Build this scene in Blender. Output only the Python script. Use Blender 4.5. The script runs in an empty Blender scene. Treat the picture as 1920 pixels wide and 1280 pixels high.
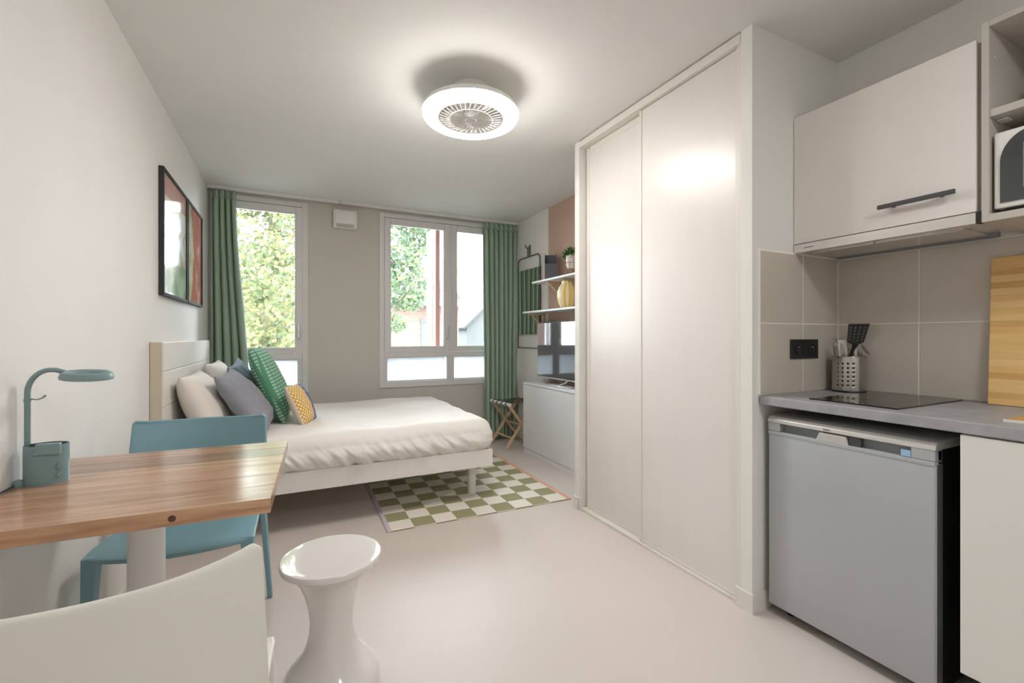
import bpy, bmesh, math, random
import numpy as np
from mathutils import Vector, Matrix, noise

PI = math.pi
scene = bpy.context.scene
COL = scene.collection
random.seed(7)

# ------------------------------------------------------------------ camera, world, light, exposure
cam_data = bpy.data.cameras.new('camera')
cam = bpy.data.objects.new('camera', cam_data)
COL.objects.link(cam)
cam.location = (0, 0, 1.173)
cam.rotation_euler = (PI / 2, 0, -0.45686)
cam_data.sensor_width = 36
cam_data.lens = 843.65 / 1920 * 36
cam_data.shift_y = -9 / 1920
cam_data.clip_start = 0.02
cam_data.clip_end = 300
scene.camera = cam

world = bpy.data.worlds.new('world')
scene.world = world
world.use_nodes = True
bg = world.node_tree.nodes['Background']
bg.inputs[0].default_value = (0.84, 0.93, 1.0, 1)      # even overcast sky
bg.inputs[1].default_value = 9.2

LAMP_STRENGTH = 22.5        # ring of the ceiling fan lamp
FILL_STRENGTH = 14.5         # added fill light behind the camera, brightens the kitchen

scene.view_settings.view_transform = 'Standard'
scene.view_settings.look = 'None'
scene.view_settings.exposure = 1.36
scene.view_settings.gamma = 1.0
scene.view_settings.use_curve_mapping = False
scene.cycles.max_bounces = 12
scene.cycles.diffuse_bounces = 8
scene.cycles.glossy_bounces = 5
scene.cycles.transparent_max_bounces = 12
scene.cycles.use_denoising = True
scene.cycles.sample_clamp_indirect = 8.0


def area_light(name, loc, rot, sx, sy, power, color=(1, 1, 1), portal=False):
    d = bpy.data.lights.new(name, 'AREA')
    d.shape = 'RECTANGLE'
    d.size, d.size_y = sx, sy
    d.energy = power
    d.color = color
    o = bpy.data.objects.new(name, d)
    COL.objects.link(o)
    o.location = loc
    o.rotation_euler = rot
    if portal:
        d.cycles.is_portal = True
    return o


# sampling portals in the two window openings (they guide the sky light, they emit nothing)
area_light('window_portal', (-0.245, 4.99, 1.555), (-PI / 2, 0, 0), 0.76, 1.8, 1, portal=True)
area_light('window_portal', (1.588, 4.99, 1.555), (-PI / 2, 0, 0), 1.5, 1.8, 1, portal=True)


# ------------------------------------------------------------------ helpers
def lin(c):
    c = c / 255
    return c / 12.92 if c <= 0.04045 else ((c + 0.055) / 1.055) ** 2.4


def rgb(r, g, b):
    return (lin(r), lin(g), lin(b), 1)


def new_mat(name):
    m = bpy.data.materials.new(name)
    m.use_nodes = True
    nt = m.node_tree
    return m, nt, nt.nodes['Principled BSDF']


def N(nt, t, **kw):
    n = nt.nodes.new(t)
    for k, v in kw.items():
        setattr(n, k, v)
    return n


def coords(nt, scale=(1, 1, 1), out='Object', rot=(0, 0, 0), loc=(0, 0, 0)):
    tc = N(nt, 'ShaderNodeTexCoord')
    mp = N(nt, 'ShaderNodeMapping')
    mp.inputs['Scale'].default_value = scale
    mp.inputs['Rotation'].default_value = rot
    mp.inputs['Location'].default_value = loc
    nt.links.new(tc.outputs[out], mp.inputs['Vector'])
    return mp.outputs['Vector']


def ramp(nt, fac, stops):
    r = N(nt, 'ShaderNodeValToRGB')
    el = r.color_ramp.elements
    while len(el) < len(stops):
        el.new(0.5)
    for e, (p, c) in zip(el, stops):
        e.position = p
        e.color = c
    nt.links.new(fac, r.inputs['Fac'])
    return r.outputs['Color']


def mathn(nt, op, a, b=None, clamp=False):
    m = N(nt, 'ShaderNodeMath', operation=op)
    m.use_clamp = clamp
    for i, v in enumerate((a, b)):
        if v is None:
            continue
        if isinstance(v, (int, float)):
            m.inputs[i].default_value = v
        else:
            nt.links.new(v, m.inputs[i])
    return m.outputs[0]


def mixc(nt, fac, a, b):
    m = N(nt, 'ShaderNodeMix', data_type='RGBA')
    for sock, v in ((0, fac), (6, a), (7, b)):
        if isinstance(v, (int, float, tuple)):
            m.inputs[sock].default_value = v
        else:
            nt.links.new(v, m.inputs[sock])
    return m.outputs[2]


def mat(name, c, rough=0.5, metal=0.0, bump=0.0, bscale=200.0, var=0.0, vscale=3.0, spec=0.5, coat=0.0, stretch=(1, 1, 1)):
    """plain procedural material: colour with a slow noise variation and fine relief"""
    m, nt, p = new_mat(name)
    col = rgb(*c)
    p.inputs['Roughness'].default_value = rough
    p.inputs['Metallic'].default_value = metal
    p.inputs['Specular IOR Level'].default_value = spec
    p.inputs['Coat Weight'].default_value = coat
    v = coords(nt, stretch)
    n = N(nt, 'ShaderNodeTexNoise')
    n.inputs['Scale'].default_value = vscale
    n.inputs['Detail'].default_value = 3
    nt.links.new(v, n.inputs['Vector'])
    k = max(var, 0.01)
    lo = tuple(max(0, x * (1 - k)) for x in col[:3]) + (1,)
    hi = tuple(min(1, x * (1 + k)) for x in col[:3]) + (1,)
    nt.links.new(ramp(nt, n.outputs['Fac'], [(0.3, lo), (0.7, hi)]), p.inputs['Base Color'])
    if bump:
        b = N(nt, 'ShaderNodeTexNoise')
        b.inputs['Scale'].default_value = bscale
        nt.links.new(v, b.inputs['Vector'])
        bn = N(nt, 'ShaderNodeBump')
        bn.inputs['Strength'].default_value = bump
        bn.inputs['Distance'].default_value = 0.002
        nt.links.new(b.outputs['Fac'], bn.inputs['Height'])
        nt.links.new(bn.outputs['Normal'], p.inputs['Normal'])
    return m


def link_obj(name, me, parent=None, loc=(0, 0, 0), rot=(0, 0, 0)):
    o = bpy.data.objects.new(name, me)
    COL.objects.link(o)
    if parent is not None:
        o.parent = parent
    o.location = loc
    o.rotation_euler = rot
    return o


def obj(name, bm, m, parent=None, loc=(0, 0, 0), rot=(0, 0, 0), smooth=False, mats=None):
    me = bpy.data.meshes.new(name)
    bm.normal_update()
    bm.to_mesh(me)
    bm.free()
    for x in (mats or [m]):
        me.materials.append(x)
    if smooth:
        for f in me.polygons:
            f.use_smooth = True
        if smooth != 'all':
            try:
                me.set_sharp_from_angle(angle=math.radians(35))
            except Exception:
                pass
    return link_obj(name, me, parent, loc, rot)


def tag(o, label=None, cat=None, group=None, kind=None):
    if label:
        o['label'] = label
    if cat:
        o['category'] = cat
    if group:
        o['group'] = group
    if kind:
        o['kind'] = kind
    return o


def thing(name, label, cat, loc=(0, 0, 0), rz=0.0, group=None):
    o = link_obj(name, None, None, loc, (0, 0, rz))
    return tag(o, label, cat, group)


def struct(name, bm, m, parent=None, **kw):
    o = obj(name, bm, m, parent, **kw)
    if parent is None:
        o['kind'] = 'structure'
    return o


def B():
    return bmesh.new()


def box(bm, x0, x1, y0, y1, z0, z1, bev=0.0, seg=2, mi=0):
    n0 = set(bm.faces)
    r = bmesh.ops.create_cube(bm, size=1)
    for v in r['verts']:
        v.co = Vector(((x0 + x1) / 2 + v.co.x * (x1 - x0), (y0 + y1) / 2 + v.co.y * (y1 - y0), (z0 + z1) / 2 + v.co.z * (z1 - z0)))
    if bev > 0:
        bev = min(bev, 0.45 * min(abs(x1 - x0), abs(y1 - y0), abs(z1 - z0)))
        es = list({e for v in r['verts'] for e in v.link_edges})
        bmesh.ops.bevel(bm, geom=es, offset=bev, segments=seg, affect='EDGES', profile=0.5)
    if mi:
        for f in set(bm.faces) - n0:
            f.material_index = mi
    return bm


def bx(*a, **k):
    return box(B(), *a, **k)


def tube(bm, pts, r, seg=12, cap=True, radii=None):
    """round bar along a polyline"""
    pts = [Vector(p) for p in pts]
    rings = []
    up = Vector((0, 0, 1))
    prev = None
    for i, p in enumerate(pts):
        if i == 0:
            t = pts[1] - pts[0]
        elif i == len(pts) - 1:
            t = pts[-1] - pts[-2]
        else:
            t = (pts[i + 1] - p).normalized() + (p - pts[i - 1]).normalized()
        t.normalize()
        if prev is None:
            a = t.orthogonal().normalized()
        else:
            a = (prev - t * prev.dot(t)).normalized()
        prev = a
        b = t.cross(a)
        rr = radii[i] if radii else r
        rings.append([bm.verts.new(p + (a * math.cos(2 * PI * k / seg) + b * math.sin(2 * PI * k / seg)) * rr) for k in range(seg)])
    for i in range(len(rings) - 1):
        for k in range(seg):
            bm.faces.new((rings[i][k], rings[i][(k + 1) % seg], rings[i + 1][(k + 1) % seg], rings[i + 1][k]))
    if cap:
        bm.faces.new(list(reversed(rings[0])))
        bm.faces.new(rings[-1])
    return bm


def lathe(bm, prof, seg=32, c=(0, 0, 0), sx=1.0, sy=1.0):
    """profile of (r, z) turned about z"""
    rings = []
    for r, z in prof:
        if r < 1e-6:
            rings.append([bm.verts.new((c[0], c[1], c[2] + z))])
        else:
            rings.append([bm.verts.new((c[0] + r * sx * math.cos(2 * PI * k / seg), c[1] + r * sy * math.sin(2 * PI * k / seg), c[2] + z)) for k in range(seg)])
    for a, b in zip(rings, rings[1:]):
        for k in range(seg):
            k2 = (k + 1) % seg
            if len(a) == 1 and len(b) == 1:
                continue
            if len(a) == 1:
                bm.faces.new((a[0], b[k2], b[k]))
            elif len(b) == 1:
                bm.faces.new((a[k], a[k2], b[0]))
            else:
                bm.faces.new((a[k], a[k2], b[k2], b[k]))
    bmesh.ops.recalc_face_normals(bm, faces=bm.faces)
    return bm


def prism(bm, poly, z0, z1, bev=0.0, seg=2):
    """polygon in xy extruded along z"""
    n0 = set(bm.edges)
    lo = [bm.verts.new((x, y, z0)) for x, y in poly]
    hi = [bm.verts.new((x, y, z1)) for x, y in poly]
    n = len(poly)
    bm.faces.new(list(reversed(lo)))
    bm.faces.new(hi)
    for i in range(n):
        bm.faces.new((lo[i], lo[(i + 1) % n], hi[(i + 1) % n], hi[i]))
    bmesh.ops.recalc_face_normals(bm, faces=bm.faces)
    if bev > 0:
        es = [e for e in bm.edges if e not in n0]
        bmesh.ops.bevel(bm, geom=es, offset=bev, segments=seg, affect='EDGES', profile=0.5)
    return bm


def xf(bm, mx):
    bmesh.ops.transform(bm, matrix=mx, verts=bm.verts)
    return bm


def grid_surface(fn, nu, nv, close=False):
    """fn(u, v) -> point, u and v in 0..1"""
    bm = B()
    g = [[bm.verts.new(fn(i / nu, j / nv)) for j in range(nv + 1)] for i in range(nu + 1)]
    for i in range(nu):
        for j in range(nv):
            bm.faces.new((g[i][j], g[i + 1][j], g[i + 1][j + 1], g[i][j + 1]))
    return bm


def solidify(o, t, offset=0.0):
    m = o.modifiers.new('thickness', 'SOLIDIFY')
    m.thickness = t
    m.offset = offset
    return o


def frame_bm(x0, x1, z0, z1, w, y0, y1, bev=0.003, wb=None, wt=None):
    """rectangular frame lying in the xz plane"""
    wb = w if wb is None else wb
    wt = w if wt is None else wt
    bm = B()
    box(bm, x0, x0 + w, y0, y1, z0, z1, bev)
    box(bm, x1 - w, x1, y0, y1, z0, z1, bev)
    box(bm, x0 + w, x1 - w, y0, y1, z0, z0 + wb, bev)
    box(bm, x0 + w, x1 - w, y0, y1, z1 - wt, z1, bev)
    return bm


def nz(x, y, z=0.0):
    return noise.noise(Vector((x, y, z)))


# ------------------------------------------------------------------ materials
M = {}
M['wall'] = mat('white wall paint', (226, 224, 220), 0.75, bump=0.15, bscale=260, var=0.015)
M['ceiling'] = mat('ceiling paint', (224, 223, 220), 0.85, bump=0.1, bscale=200, var=0.015)
M['greige'] = mat('greige wall paint', (200, 195, 188), 0.75, bump=0.15, bscale=260, var=0.015)
M['floor'] = mat('poured resin floor', (205, 194, 187), 0.42, bump=0.03, bscale=30, var=0.03, vscale=1.3, spec=0.42)
M['frame'] = mat('window lacquer', (216, 214, 213), 0.4, var=0.01)
M['gloss_white'] = mat('glossy white plastic', (226, 222, 218), 0.08, var=0.01, coat=0.6)
M['white_plastic'] = mat('white plastic', (226, 224, 220), 0.4, var=0.01)
M['chair_white'] = mat('white chair plastic', (222, 219, 211), 0.45, bump=0.05, bscale=500, var=0.01)
M['chair_blue'] = mat('teal blue chair plastic', (124, 160, 170), 0.42, bump=0.05, bscale=500, var=0.01)
M['lamp_teal'] = mat('grey teal plastic', (126, 152, 155), 0.35, var=0.02)
M['lamp_dark'] = mat('dark grey teal plastic', (58, 76, 80), 0.45, var=0.02)
M['steel_white'] = mat('white painted steel', (226, 225, 224), 0.35, var=0.01)
M['white_wood'] = mat('white painted wood', (224, 220, 214), 0.5, bump=0.08, bscale=60, var=0.02, stretch=(1, 1, 12))
M['white_furn'] = mat('white lacquered board', (221, 222, 224), 0.4, var=0.01)
M['door'] = mat('satin wardrobe board', (224, 218, 214), 0.3, bump=0.06, bscale=40, var=0.012, stretch=(1, 6, 1))
M['door_trim'] = mat('white wardrobe trim', (222, 217, 210), 0.4, var=0.01)
M['alu'] = mat('brushed aluminium', (196, 196, 196), 0.35, metal=0.9, var=0.03)
M['steel'] = mat('brushed steel', (232, 229, 224), 0.26, metal=0.9, var=0.06, vscale=30, stretch=(1, 0.05, 1))
M['steel_pot'] = mat('stainless steel', (186, 182, 176), 0.26, metal=1.0, var=0.04, vscale=20, stretch=(1, 1, 0.1))
M['fridge'] = mat('silver grey fridge paint', (178, 181, 184), 0.4, metal=0.25, bump=0.04, bscale=700, var=0.02)
M['fridge_cap'] = mat('pale silver plastic', (196, 193, 189), 0.38, metal=0.2, var=0.02)
M['fridge_recess'] = mat('grey handle recess plastic', (126, 129, 132), 0.45, var=0.02)
M['black'] = mat('black plastic', (22, 23, 25), 0.4, var=0.05)
M['soft_black'] = mat('black silicone', (20, 20, 22), 0.5, var=0.05)
M['dark'] = mat('dark grey board', (50, 50, 52), 0.7, var=0.05)
M['cab_door'] = mat('pale greige cabinet board', (223, 216, 211), 0.42, bump=0.04, bscale=60, var=0.015)
M['cab_body'] = mat('greige cabinet carcass', (188, 181, 172), 0.5, var=0.015)
M['cab_base'] = mat('white cabinet board', (220, 218, 212), 0.42, var=0.01)
M['tile'] = mat('taupe ceramic tile', (197, 188, 176), 0.3, bump=0.02, bscale=90, var=0.03, vscale=4)
M['grout'] = mat('cream grout', (244, 240, 231), 0.8, bump=0.3, bscale=300, var=0.02)
M['worktop'] = mat('grey concrete laminate', (158, 157, 160), 0.42, bump=0.05, bscale=140, var=0.13, vscale=16)
M['hob'] = mat('black glass', (16, 16, 17), 0.06, var=0.01, spec=0.6)
M['dark_glass'] = mat('dark screen glass', (44, 50, 56), 0.06, var=0.01, spec=0.9, coat=1.0)
M['anthracite'] = mat('anthracite handle', (68, 68, 70), 0.45, var=0.02)
M['holder'] = mat('slate grey cardboard', (98, 98, 108), 0.7, var=0.03)
M['pale_wood'] = mat('pale pine', (206, 178, 142), 0.5, bump=0.06, bscale=50, var=0.08, vscale=6, stretch=(6, 6, 1))
M['strap'] = mat('black webbing', (26, 30, 34), 0.8, bump=0.3, bscale=600, var=0.05)
M['terracotta'] = mat('terracotta shutter paint', (86, 58, 51), 0.6, var=0.03)
M['terracotta_dark'] = mat('brown shutter edge', (110, 66, 58), 0.6, var=0.03)
M['bark'] = mat('grey brown bark', (120, 106, 92), 0.9, bump=0.6, bscale=30, var=0.25, vscale=8)
M['pot_white'] = mat('white ceramic', (232, 228, 222), 0.25, var=0.01)
M['wire'] = mat('thin dark wire', (92, 86, 80), 0.4, metal=0.7, var=0.02)
M['copper_wire'] = mat('copper wire', (190, 150, 120), 0.35, metal=0.8, var=0.02)
M['linen'] = mat('white cotton', (230, 225, 220), 0.9, bump=0.12, bscale=500, var=0.02)
M['pillow_white'] = mat('white pillowcase', (224, 217, 209), 0.9, bump=0.12, bscale=500, var=0.02)
M['pillow_grey'] = mat('slate grey linen', (146, 147, 156), 0.95, bump=0.35, bscale=420, var=0.06, vscale=25)
M['pillow_blue'] = mat('blue grey linen', (142, 154, 168), 0.95, bump=0.35, bscale=420, var=0.06, vscale=25)
M['curtain'] = mat('sage green curtain cloth', (153, 173, 154), 0.9, bump=0.25, bscale=500, var=0.05, vscale=12, stretch=(1, 1, 0.3))
M['red_tile'] = mat('terracotta roof tile', (56, 46, 42), 0.85, var=0.2, vscale=2)
M['stone'] = mat('pale grey render', (74, 74, 73), 0.9, var=0.04)
M['slate_roof'] = mat('grey roof slate', (50, 50, 52), 0.8, var=0.1)
M['ground'] = mat('paved ground', (96, 95, 92), 0.95, var=0.25, vscale=0.6)
M['house_glass'] = mat('dark house window', (38, 42, 47), 0.2, var=0.05)
M['sticker'] = mat('pale blue sticker', (150, 185, 215), 0.5, var=0.05)


def emission_mat(name, c, strength):
    m, nt, p = new_mat(name)
    p.inputs['Base Color'].default_value = (0.8, 0.8, 0.8, 1)
    p.inputs['Emission Color'].default_value = c
    p.inputs['Emission Strength'].default_value = strength
    return m


M['ring_light'] = emission_mat('lit opal diffuser', (1.0, 0.955, 0.91, 1), LAMP_STRENGTH)
M['fill_light'] = emission_mat('added fill light glow', (0.93, 0.975, 1.0, 1), FILL_STRENGTH)


def glass_mat():
    m, nt, p = new_mat('clear window glass')
    out = nt.nodes['Material Output']
    tr = N(nt, 'ShaderNodeBsdfTransparent')
    tr.inputs[0].default_value = (0.97, 0.985, 0.98, 1)
    gl = N(nt, 'ShaderNodeBsdfGlossy')
    gl.inputs['Roughness'].default_value = 0.02
    fr = N(nt, 'ShaderNodeFresnel')
    fr.inputs['IOR'].default_value = 1.45
    mx = N(nt, 'ShaderNodeMixShader')
    nt.links.new(fr.outputs[0], mx.inputs[0])
    nt.links.new(tr.outputs[0], mx.inputs[1])
    nt.links.new(gl.outputs[0], mx.inputs[2])
    nt.links.new(mx.outputs[0], out.inputs['Surface'])
    return m


def frosted_mat():
    m, nt, p = new_mat('frosted window glass')
    out = nt.nodes['Material Output']
    tl = N(nt, 'ShaderNodeBsdfTranslucent')
    tl.inputs[0].default_value = (0.55, 0.565, 0.58, 1)
    df = N(nt, 'ShaderNodeBsdfDiffuse')
    df.inputs[0].default_value = (0.6, 0.61, 0.62, 1)
    mx = N(nt, 'ShaderNodeMixShader')
    mx.inputs[0].default_value = 0.75
    nt.links.new(df.outputs[0], mx.inputs[1])
    nt.links.new(tl.outputs[0], mx.inputs[2])
    nt.links.new(mx.outputs[0], out.inputs['Surface'])
    return m


M['glass'] = glass_mat()
M['frosted'] = frosted_mat()

mm, nt, p = new_mat('mirror glass')
p.inputs['Metallic'].default_value = 1.0
p.inputs['Roughness'].default_value = 0.015
nt.links.new(ramp(nt, N(nt, 'ShaderNodeTexNoise').outputs['Fac'], [(0, (0.86, 0.88, 0.87, 1)), (1, (0.88, 0.9, 0.89, 1))]), p.inputs['Base Color'])
M['mirror'] = mm


def leaf_mat(name, stops):
    m, nt, p = new_mat(name)
    out = nt.nodes['Material Output']
    geo = N(nt, 'ShaderNodeNewGeometry')
    col = ramp(nt, geo.outputs['Random Per Island'], stops)
    df = N(nt, 'ShaderNodeBsdfDiffuse')
    tl = N(nt, 'ShaderNodeBsdfTranslucent')
    nt.links.new(col, df.inputs[0])
    nt.links.new(col, tl.inputs[0])
    mx = N(nt, 'ShaderNodeMixShader')
    mx.inputs[0].default_value = 0.5
    nt.links.new(df.outputs[0], mx.inputs[1])
    nt.links.new(tl.outputs[0], mx.inputs[2])
    nt.links.new(mx.outputs[0], out.inputs['Surface'])
    return m


M['leaf'] = leaf_mat('yellow green leaves', [(0.0, rgb(88, 98, 76)), (0.35, rgb(106, 114, 84)), (0.7, rgb(124, 127, 88)), (1.0, rgb(134, 124, 88))])
M['leaf_pale'] = leaf_mat('green leaves', [(0.0, rgb(84, 100, 84)), (0.5, rgb(98, 112, 90)), (1.0, rgb(116, 122, 84))])
M['leaf_house'] = leaf_mat('houseplant leaves', [(0.0, rgb(52, 92, 48)), (1.0, rgb(110, 150, 84))])


def wood_table_mat():
    m, nt, p = new_mat('teak plank')
    v = coords(nt, (1.2, 14, 14))
    oi = N(nt, 'ShaderNodeObjectInfo')
    off = N(nt, 'ShaderNodeVectorMath', operation='ADD')
    cmb = N(nt, 'ShaderNodeCombineXYZ')
    nt.links.new(mathn(nt, 'MULTIPLY', oi.outputs['Random'], 37.0), cmb.inputs[0])
    nt.links.new(mathn(nt, 'MULTIPLY', oi.outputs['Random'], 11.0), cmb.inputs[1])
    nt.links.new(v, off.inputs[0])
    nt.links.new(cmb.outputs[0], off.inputs[1])
    n = N(nt, 'ShaderNodeTexNoise')
    n.inputs['Scale'].default_value = 3.2
    n.inputs['Detail'].default_value = 6
    n.inputs['Distortion'].default_value = 0.8
    nt.links.new(off.outputs[0], n.inputs['Vector'])
    f = mathn(nt, 'ADD', n.outputs['Fac'], mathn(nt, 'MULTIPLY', mathn(nt, 'SUBTRACT', oi.outputs['Random'], 0.5), 0.34))
    c = ramp(nt, f, [(0.25, rgb(120, 82, 60)), (0.45, rgb(166, 120, 88)), (0.6, rgb(190, 144, 110)), (0.8, rgb(208, 170, 136))])
    n2 = N(nt, 'ShaderNodeTexNoise')
    n2.inputs['Scale'].default_value = 22
    n2.inputs['Detail'].default_value = 4
    nt.links.new(off.outputs[0], n2.inputs['Vector'])
    c = mixc(nt, mathn(nt, 'MULTIPLY', n2.outputs['Fac'], 0.3), c, rgb(132, 94, 68))
    nt.links.new(c, p.inputs['Base Color'])
    p.inputs['Roughness'].default_value = 0.3
    p.inputs['Coat Weight'].default_value = 0.6
    p.inputs['Coat Roughness'].default_value = 0.14
    bn = N(nt, 'ShaderNodeBump')
    bn.inputs['Strength'].default_value = 0.25
    bn.inputs['Distance'].default_value = 0.002
    nt.links.new(n2.outputs['Fac'], bn.inputs['Height'])
    nt.links.new(bn.outputs['Normal'], p.inputs['Normal'])
    return m


M['teak'] = wood_table_mat()


def bamboo_mat():
    m, nt, p = new_mat('bamboo board')
    v = coords(nt, (1, 1.2, 42))
    w = N(nt, 'ShaderNodeTexWhiteNoise', noise_dimensions='1D')
    sep = N(nt, 'ShaderNodeSeparateXYZ')
    nt.links.new(v, sep.inputs[0])
    fl = mathn(nt, 'FLOOR', sep.outputs[2])
    nt.links.new(fl, w.inputs['W'])
    n = N(nt, 'ShaderNodeTexNoise')
    n.inputs['Scale'].default_value = 5
    n.inputs['Detail'].default_value = 4
    nt.links.new(coords(nt, (1, 1.5, 30)), n.inputs['Vector'])
    f = mathn(nt, 'ADD', mathn(nt, 'MULTIPLY', w.outputs['Value'], 0.55), mathn(nt, 'MULTIPLY', n.outputs['Fac'], 0.5))
    nt.links.new(ramp(nt, f, [(0.2, rgb(212, 164, 98)), (0.5, rgb(230, 188, 122)), (0.85, rgb(240, 204, 142))]), p.inputs['Base Color'])
    p.inputs['Roughness'].default_value = 0.4
    return m


M['bamboo'] = bamboo_mat()


def rug_mat():
    m, nt, p = new_mat('woven check rug')
    s = 0.1378
    v = coords(nt, (1, 1, 1))
    sep = N(nt, 'ShaderNodeSeparateXYZ')
    nt.links.new(v, sep.inputs[0])
    x, y = sep.outputs[0], sep.outputs[1]
    ck = N(nt, 'ShaderNodeTexChecker')
    ck.inputs['Scale'].default_value = 1.0
    ck.inputs['Color1'].default_value = rgb(150, 147, 112)
    ck.inputs['Color2'].default_value = rgb(226, 219, 208)
    cv = N(nt, 'ShaderNodeCombineXYZ')
    nt.links.new(mathn(nt, 'DIVIDE', mathn(nt, 'SUBTRACT', x, 0.03), s), cv.inputs[0])
    nt.links.new(mathn(nt, 'DIVIDE', mathn(nt, 'SUBTRACT', y, 0.004), s), cv.inputs[1])
    cv.inputs[2].default_value = 0.5
    nt.links.new(cv.outputs[0], ck.inputs['Vector'])
    c = mixc(nt, mathn(nt, 'LESS_THAN', x, 0.03), ck.outputs['Color'], rgb(196, 184, 192))
    c = mixc(nt, mathn(nt, 'GREATER_THAN', x, 1.272), c, rgb(232, 168, 142))
    n = N(nt, 'ShaderNodeTexNoise')
    n.inputs['Scale'].default_value = 320
    nt.links.new(v, n.inputs['Vector'])
    hsv = N(nt, 'ShaderNodeHueSaturation')
    nt.links.new(c, hsv.inputs['Color'])
    nt.links.new(mathn(nt, 'ADD', mathn(nt, 'MULTIPLY', n.outputs['Fac'], 0.35), 0.83), hsv.inputs['Value'])
    nt.links.new(hsv.outputs[0], p.inputs['Base Color'])
    p.inputs['Roughness'].default_value = 0.95
    wv = N(nt, 'ShaderNodeTexWave')
    wv.inputs['Scale'].default_value = 60
    nt.links.new(v, wv.inputs['Vector'])
    bn = N(nt, 'ShaderNodeBump')
    bn.inputs['Strength'].default_value = 0.4
    bn.inputs['Distance'].default_value = 0.002
    nt.links.new(wv.outputs['Fac'], bn.inputs['Height'])
    nt.links.new(bn.outputs['Normal'], p.inputs['Normal'])
    return m


M['rug'] = rug_mat()


def check_cushion_mat():
    m, nt, p = new_mat('green checked cotton')
    v = coords(nt, (1, 1, 1))
    sep = N(nt, 'ShaderNodeSeparateXYZ')
    nt.links.new(v, sep.inputs[0])
    u = mathn(nt, 'FRACT', mathn(nt, 'MULTIPLY', mathn(nt, 'ADD', sep.outputs[0], 2.0), 27.0))
    w = mathn(nt, 'FRACT', mathn(nt, 'MULTIPLY', mathn(nt, 'ADD', sep.outputs[1], 2.0), 42.0))
    a = mathn(nt, 'GREATER_THAN', u, 0.32)
    b = mathn(nt, 'GREATER_THAN', w, 0.36)
    k = mathn(nt, 'MULTIPLY', a, b)
    c = mixc(nt, k, rgb(92, 148, 118), rgb(166, 204, 178))
    nt.links.new(c, p.inputs['Base Color'])
    p.inputs['Roughness'].default_value = 0.95
    bn = N(nt, 'ShaderNodeBump')
    bn.inputs['Strength'].default_value = 0.5
    bn.inputs['Distance'].default_value = 0.003
    nt.links.new(k, bn.inputs['Height'])
    nt.links.new(bn.outputs['Normal'], p.inputs['Normal'])
    return m


M['check'] = check_cushion_mat()


def patch_cushion_mat():
    """cream cushion whose front carries a mustard diamond panel beside a blue panel"""
    m, nt, p = new_mat('mustard and blue patterned cushion cloth')
    v = coords(nt, (1, 1, 1))
    sep = N(nt, 'ShaderNodeSeparateXYZ')
    nt.links.new(v, sep.inputs[0])
    x, y, z = sep.outputs
    s1 = mathn(nt, 'FRACT', mathn(nt, 'MULTIPLY', mathn(nt, 'ADD', mathn(nt, 'ADD', x, y), 3.0), 34))
    s2 = mathn(nt, 'FRACT', mathn(nt, 'MULTIPLY', mathn(nt, 'ADD', mathn(nt, 'SUBTRACT', x, y), 3.0), 34))
    k = mathn(nt, 'MULTIPLY', mathn(nt, 'GREATER_THAN', s1, 0.42), mathn(nt, 'GREATER_THAN', s2, 0.42))
    must = mixc(nt, k, rgb(208, 160, 64), rgb(240, 226, 192))
    nb = N(nt, 'ShaderNodeTexNoise')
    nb.inputs['Scale'].default_value = 30
    nt.links.new(v, nb.inputs['Vector'])
    blue = ramp(nt, nb.outputs['Fac'], [(0.4, rgb(70, 92, 140)), (0.65, rgb(150, 168, 196))])
    side = mathn(nt, 'GREATER_THAN', x, 0.025)
    c = mixc(nt, side, must, blue)
    line = mathn(nt, 'MULTIPLY', mathn(nt, 'GREATER_THAN', x, 0.015), mathn(nt, 'LESS_THAN', x, 0.028))
    c = mixc(nt, line, c, rgb(226, 178, 160))
    front = mathn(nt, 'MULTIPLY', mathn(nt, 'GREATER_THAN', z, 0.012), mathn(nt, 'LESS_THAN', mathn(nt, 'ABSOLUTE', y), 0.15))
    c = mixc(nt, front, rgb(214, 200, 182), c)
    nt.links.new(c, p.inputs['Base Color'])
    p.inputs['Roughness'].default_value = 0.95
    return m


M['patch'] = patch_cushion_mat()


def vase_mat():
    m, nt, p = new_mat('yellow and white striped glaze')
    tc = N(nt, 'ShaderNodeTexCoord')
    sep = N(nt, 'ShaderNodeSeparateXYZ')
    nt.links.new(tc.outputs['Object'], sep.inputs[0])
    ang = mathn(nt, 'ARCTAN2', sep.outputs[1], sep.outputs[0])
    s = mathn(nt, 'SINE', mathn(nt, 'MULTIPLY', ang, 11.0))
    nt.links.new(mixc(nt, mathn(nt, 'GREATER_THAN', s, 0.15), rgb(226, 190, 84), rgb(240, 232, 212)), p.inputs['Base Color'])
    p.inputs['Roughness'].default_value = 0.2
    return m


M['vase'] = vase_mat()


def brick_mat():
    m, nt, p = new_mat('salmon brick')
    b = N(nt, 'ShaderNodeTexBrick')
    b.inputs['Color1'].default_value = rgb(106, 82, 72)
    b.inputs['Color2'].default_value = rgb(98, 74, 64)
    b.inputs['Mortar'].default_value = rgb(110, 94, 85)
    b.inputs['Scale'].default_value = 1.0
    b.inputs['Brick Width'].default_value = 0.44
    b.inputs['Row Height'].default_value = 0.15
    b.inputs['Mortar Size'].default_value = 0.012
    nt.links.new(coords(nt, (1, 1, 1), rot=(PI / 2, 0, 0)), b.inputs['Vector'])
    nt.links.new(b.outputs['Color'], p.inputs['Base Color'])
    p.inputs['Roughness'].default_value = 0.9
    return m


M['brick'] = brick_mat()


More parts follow.
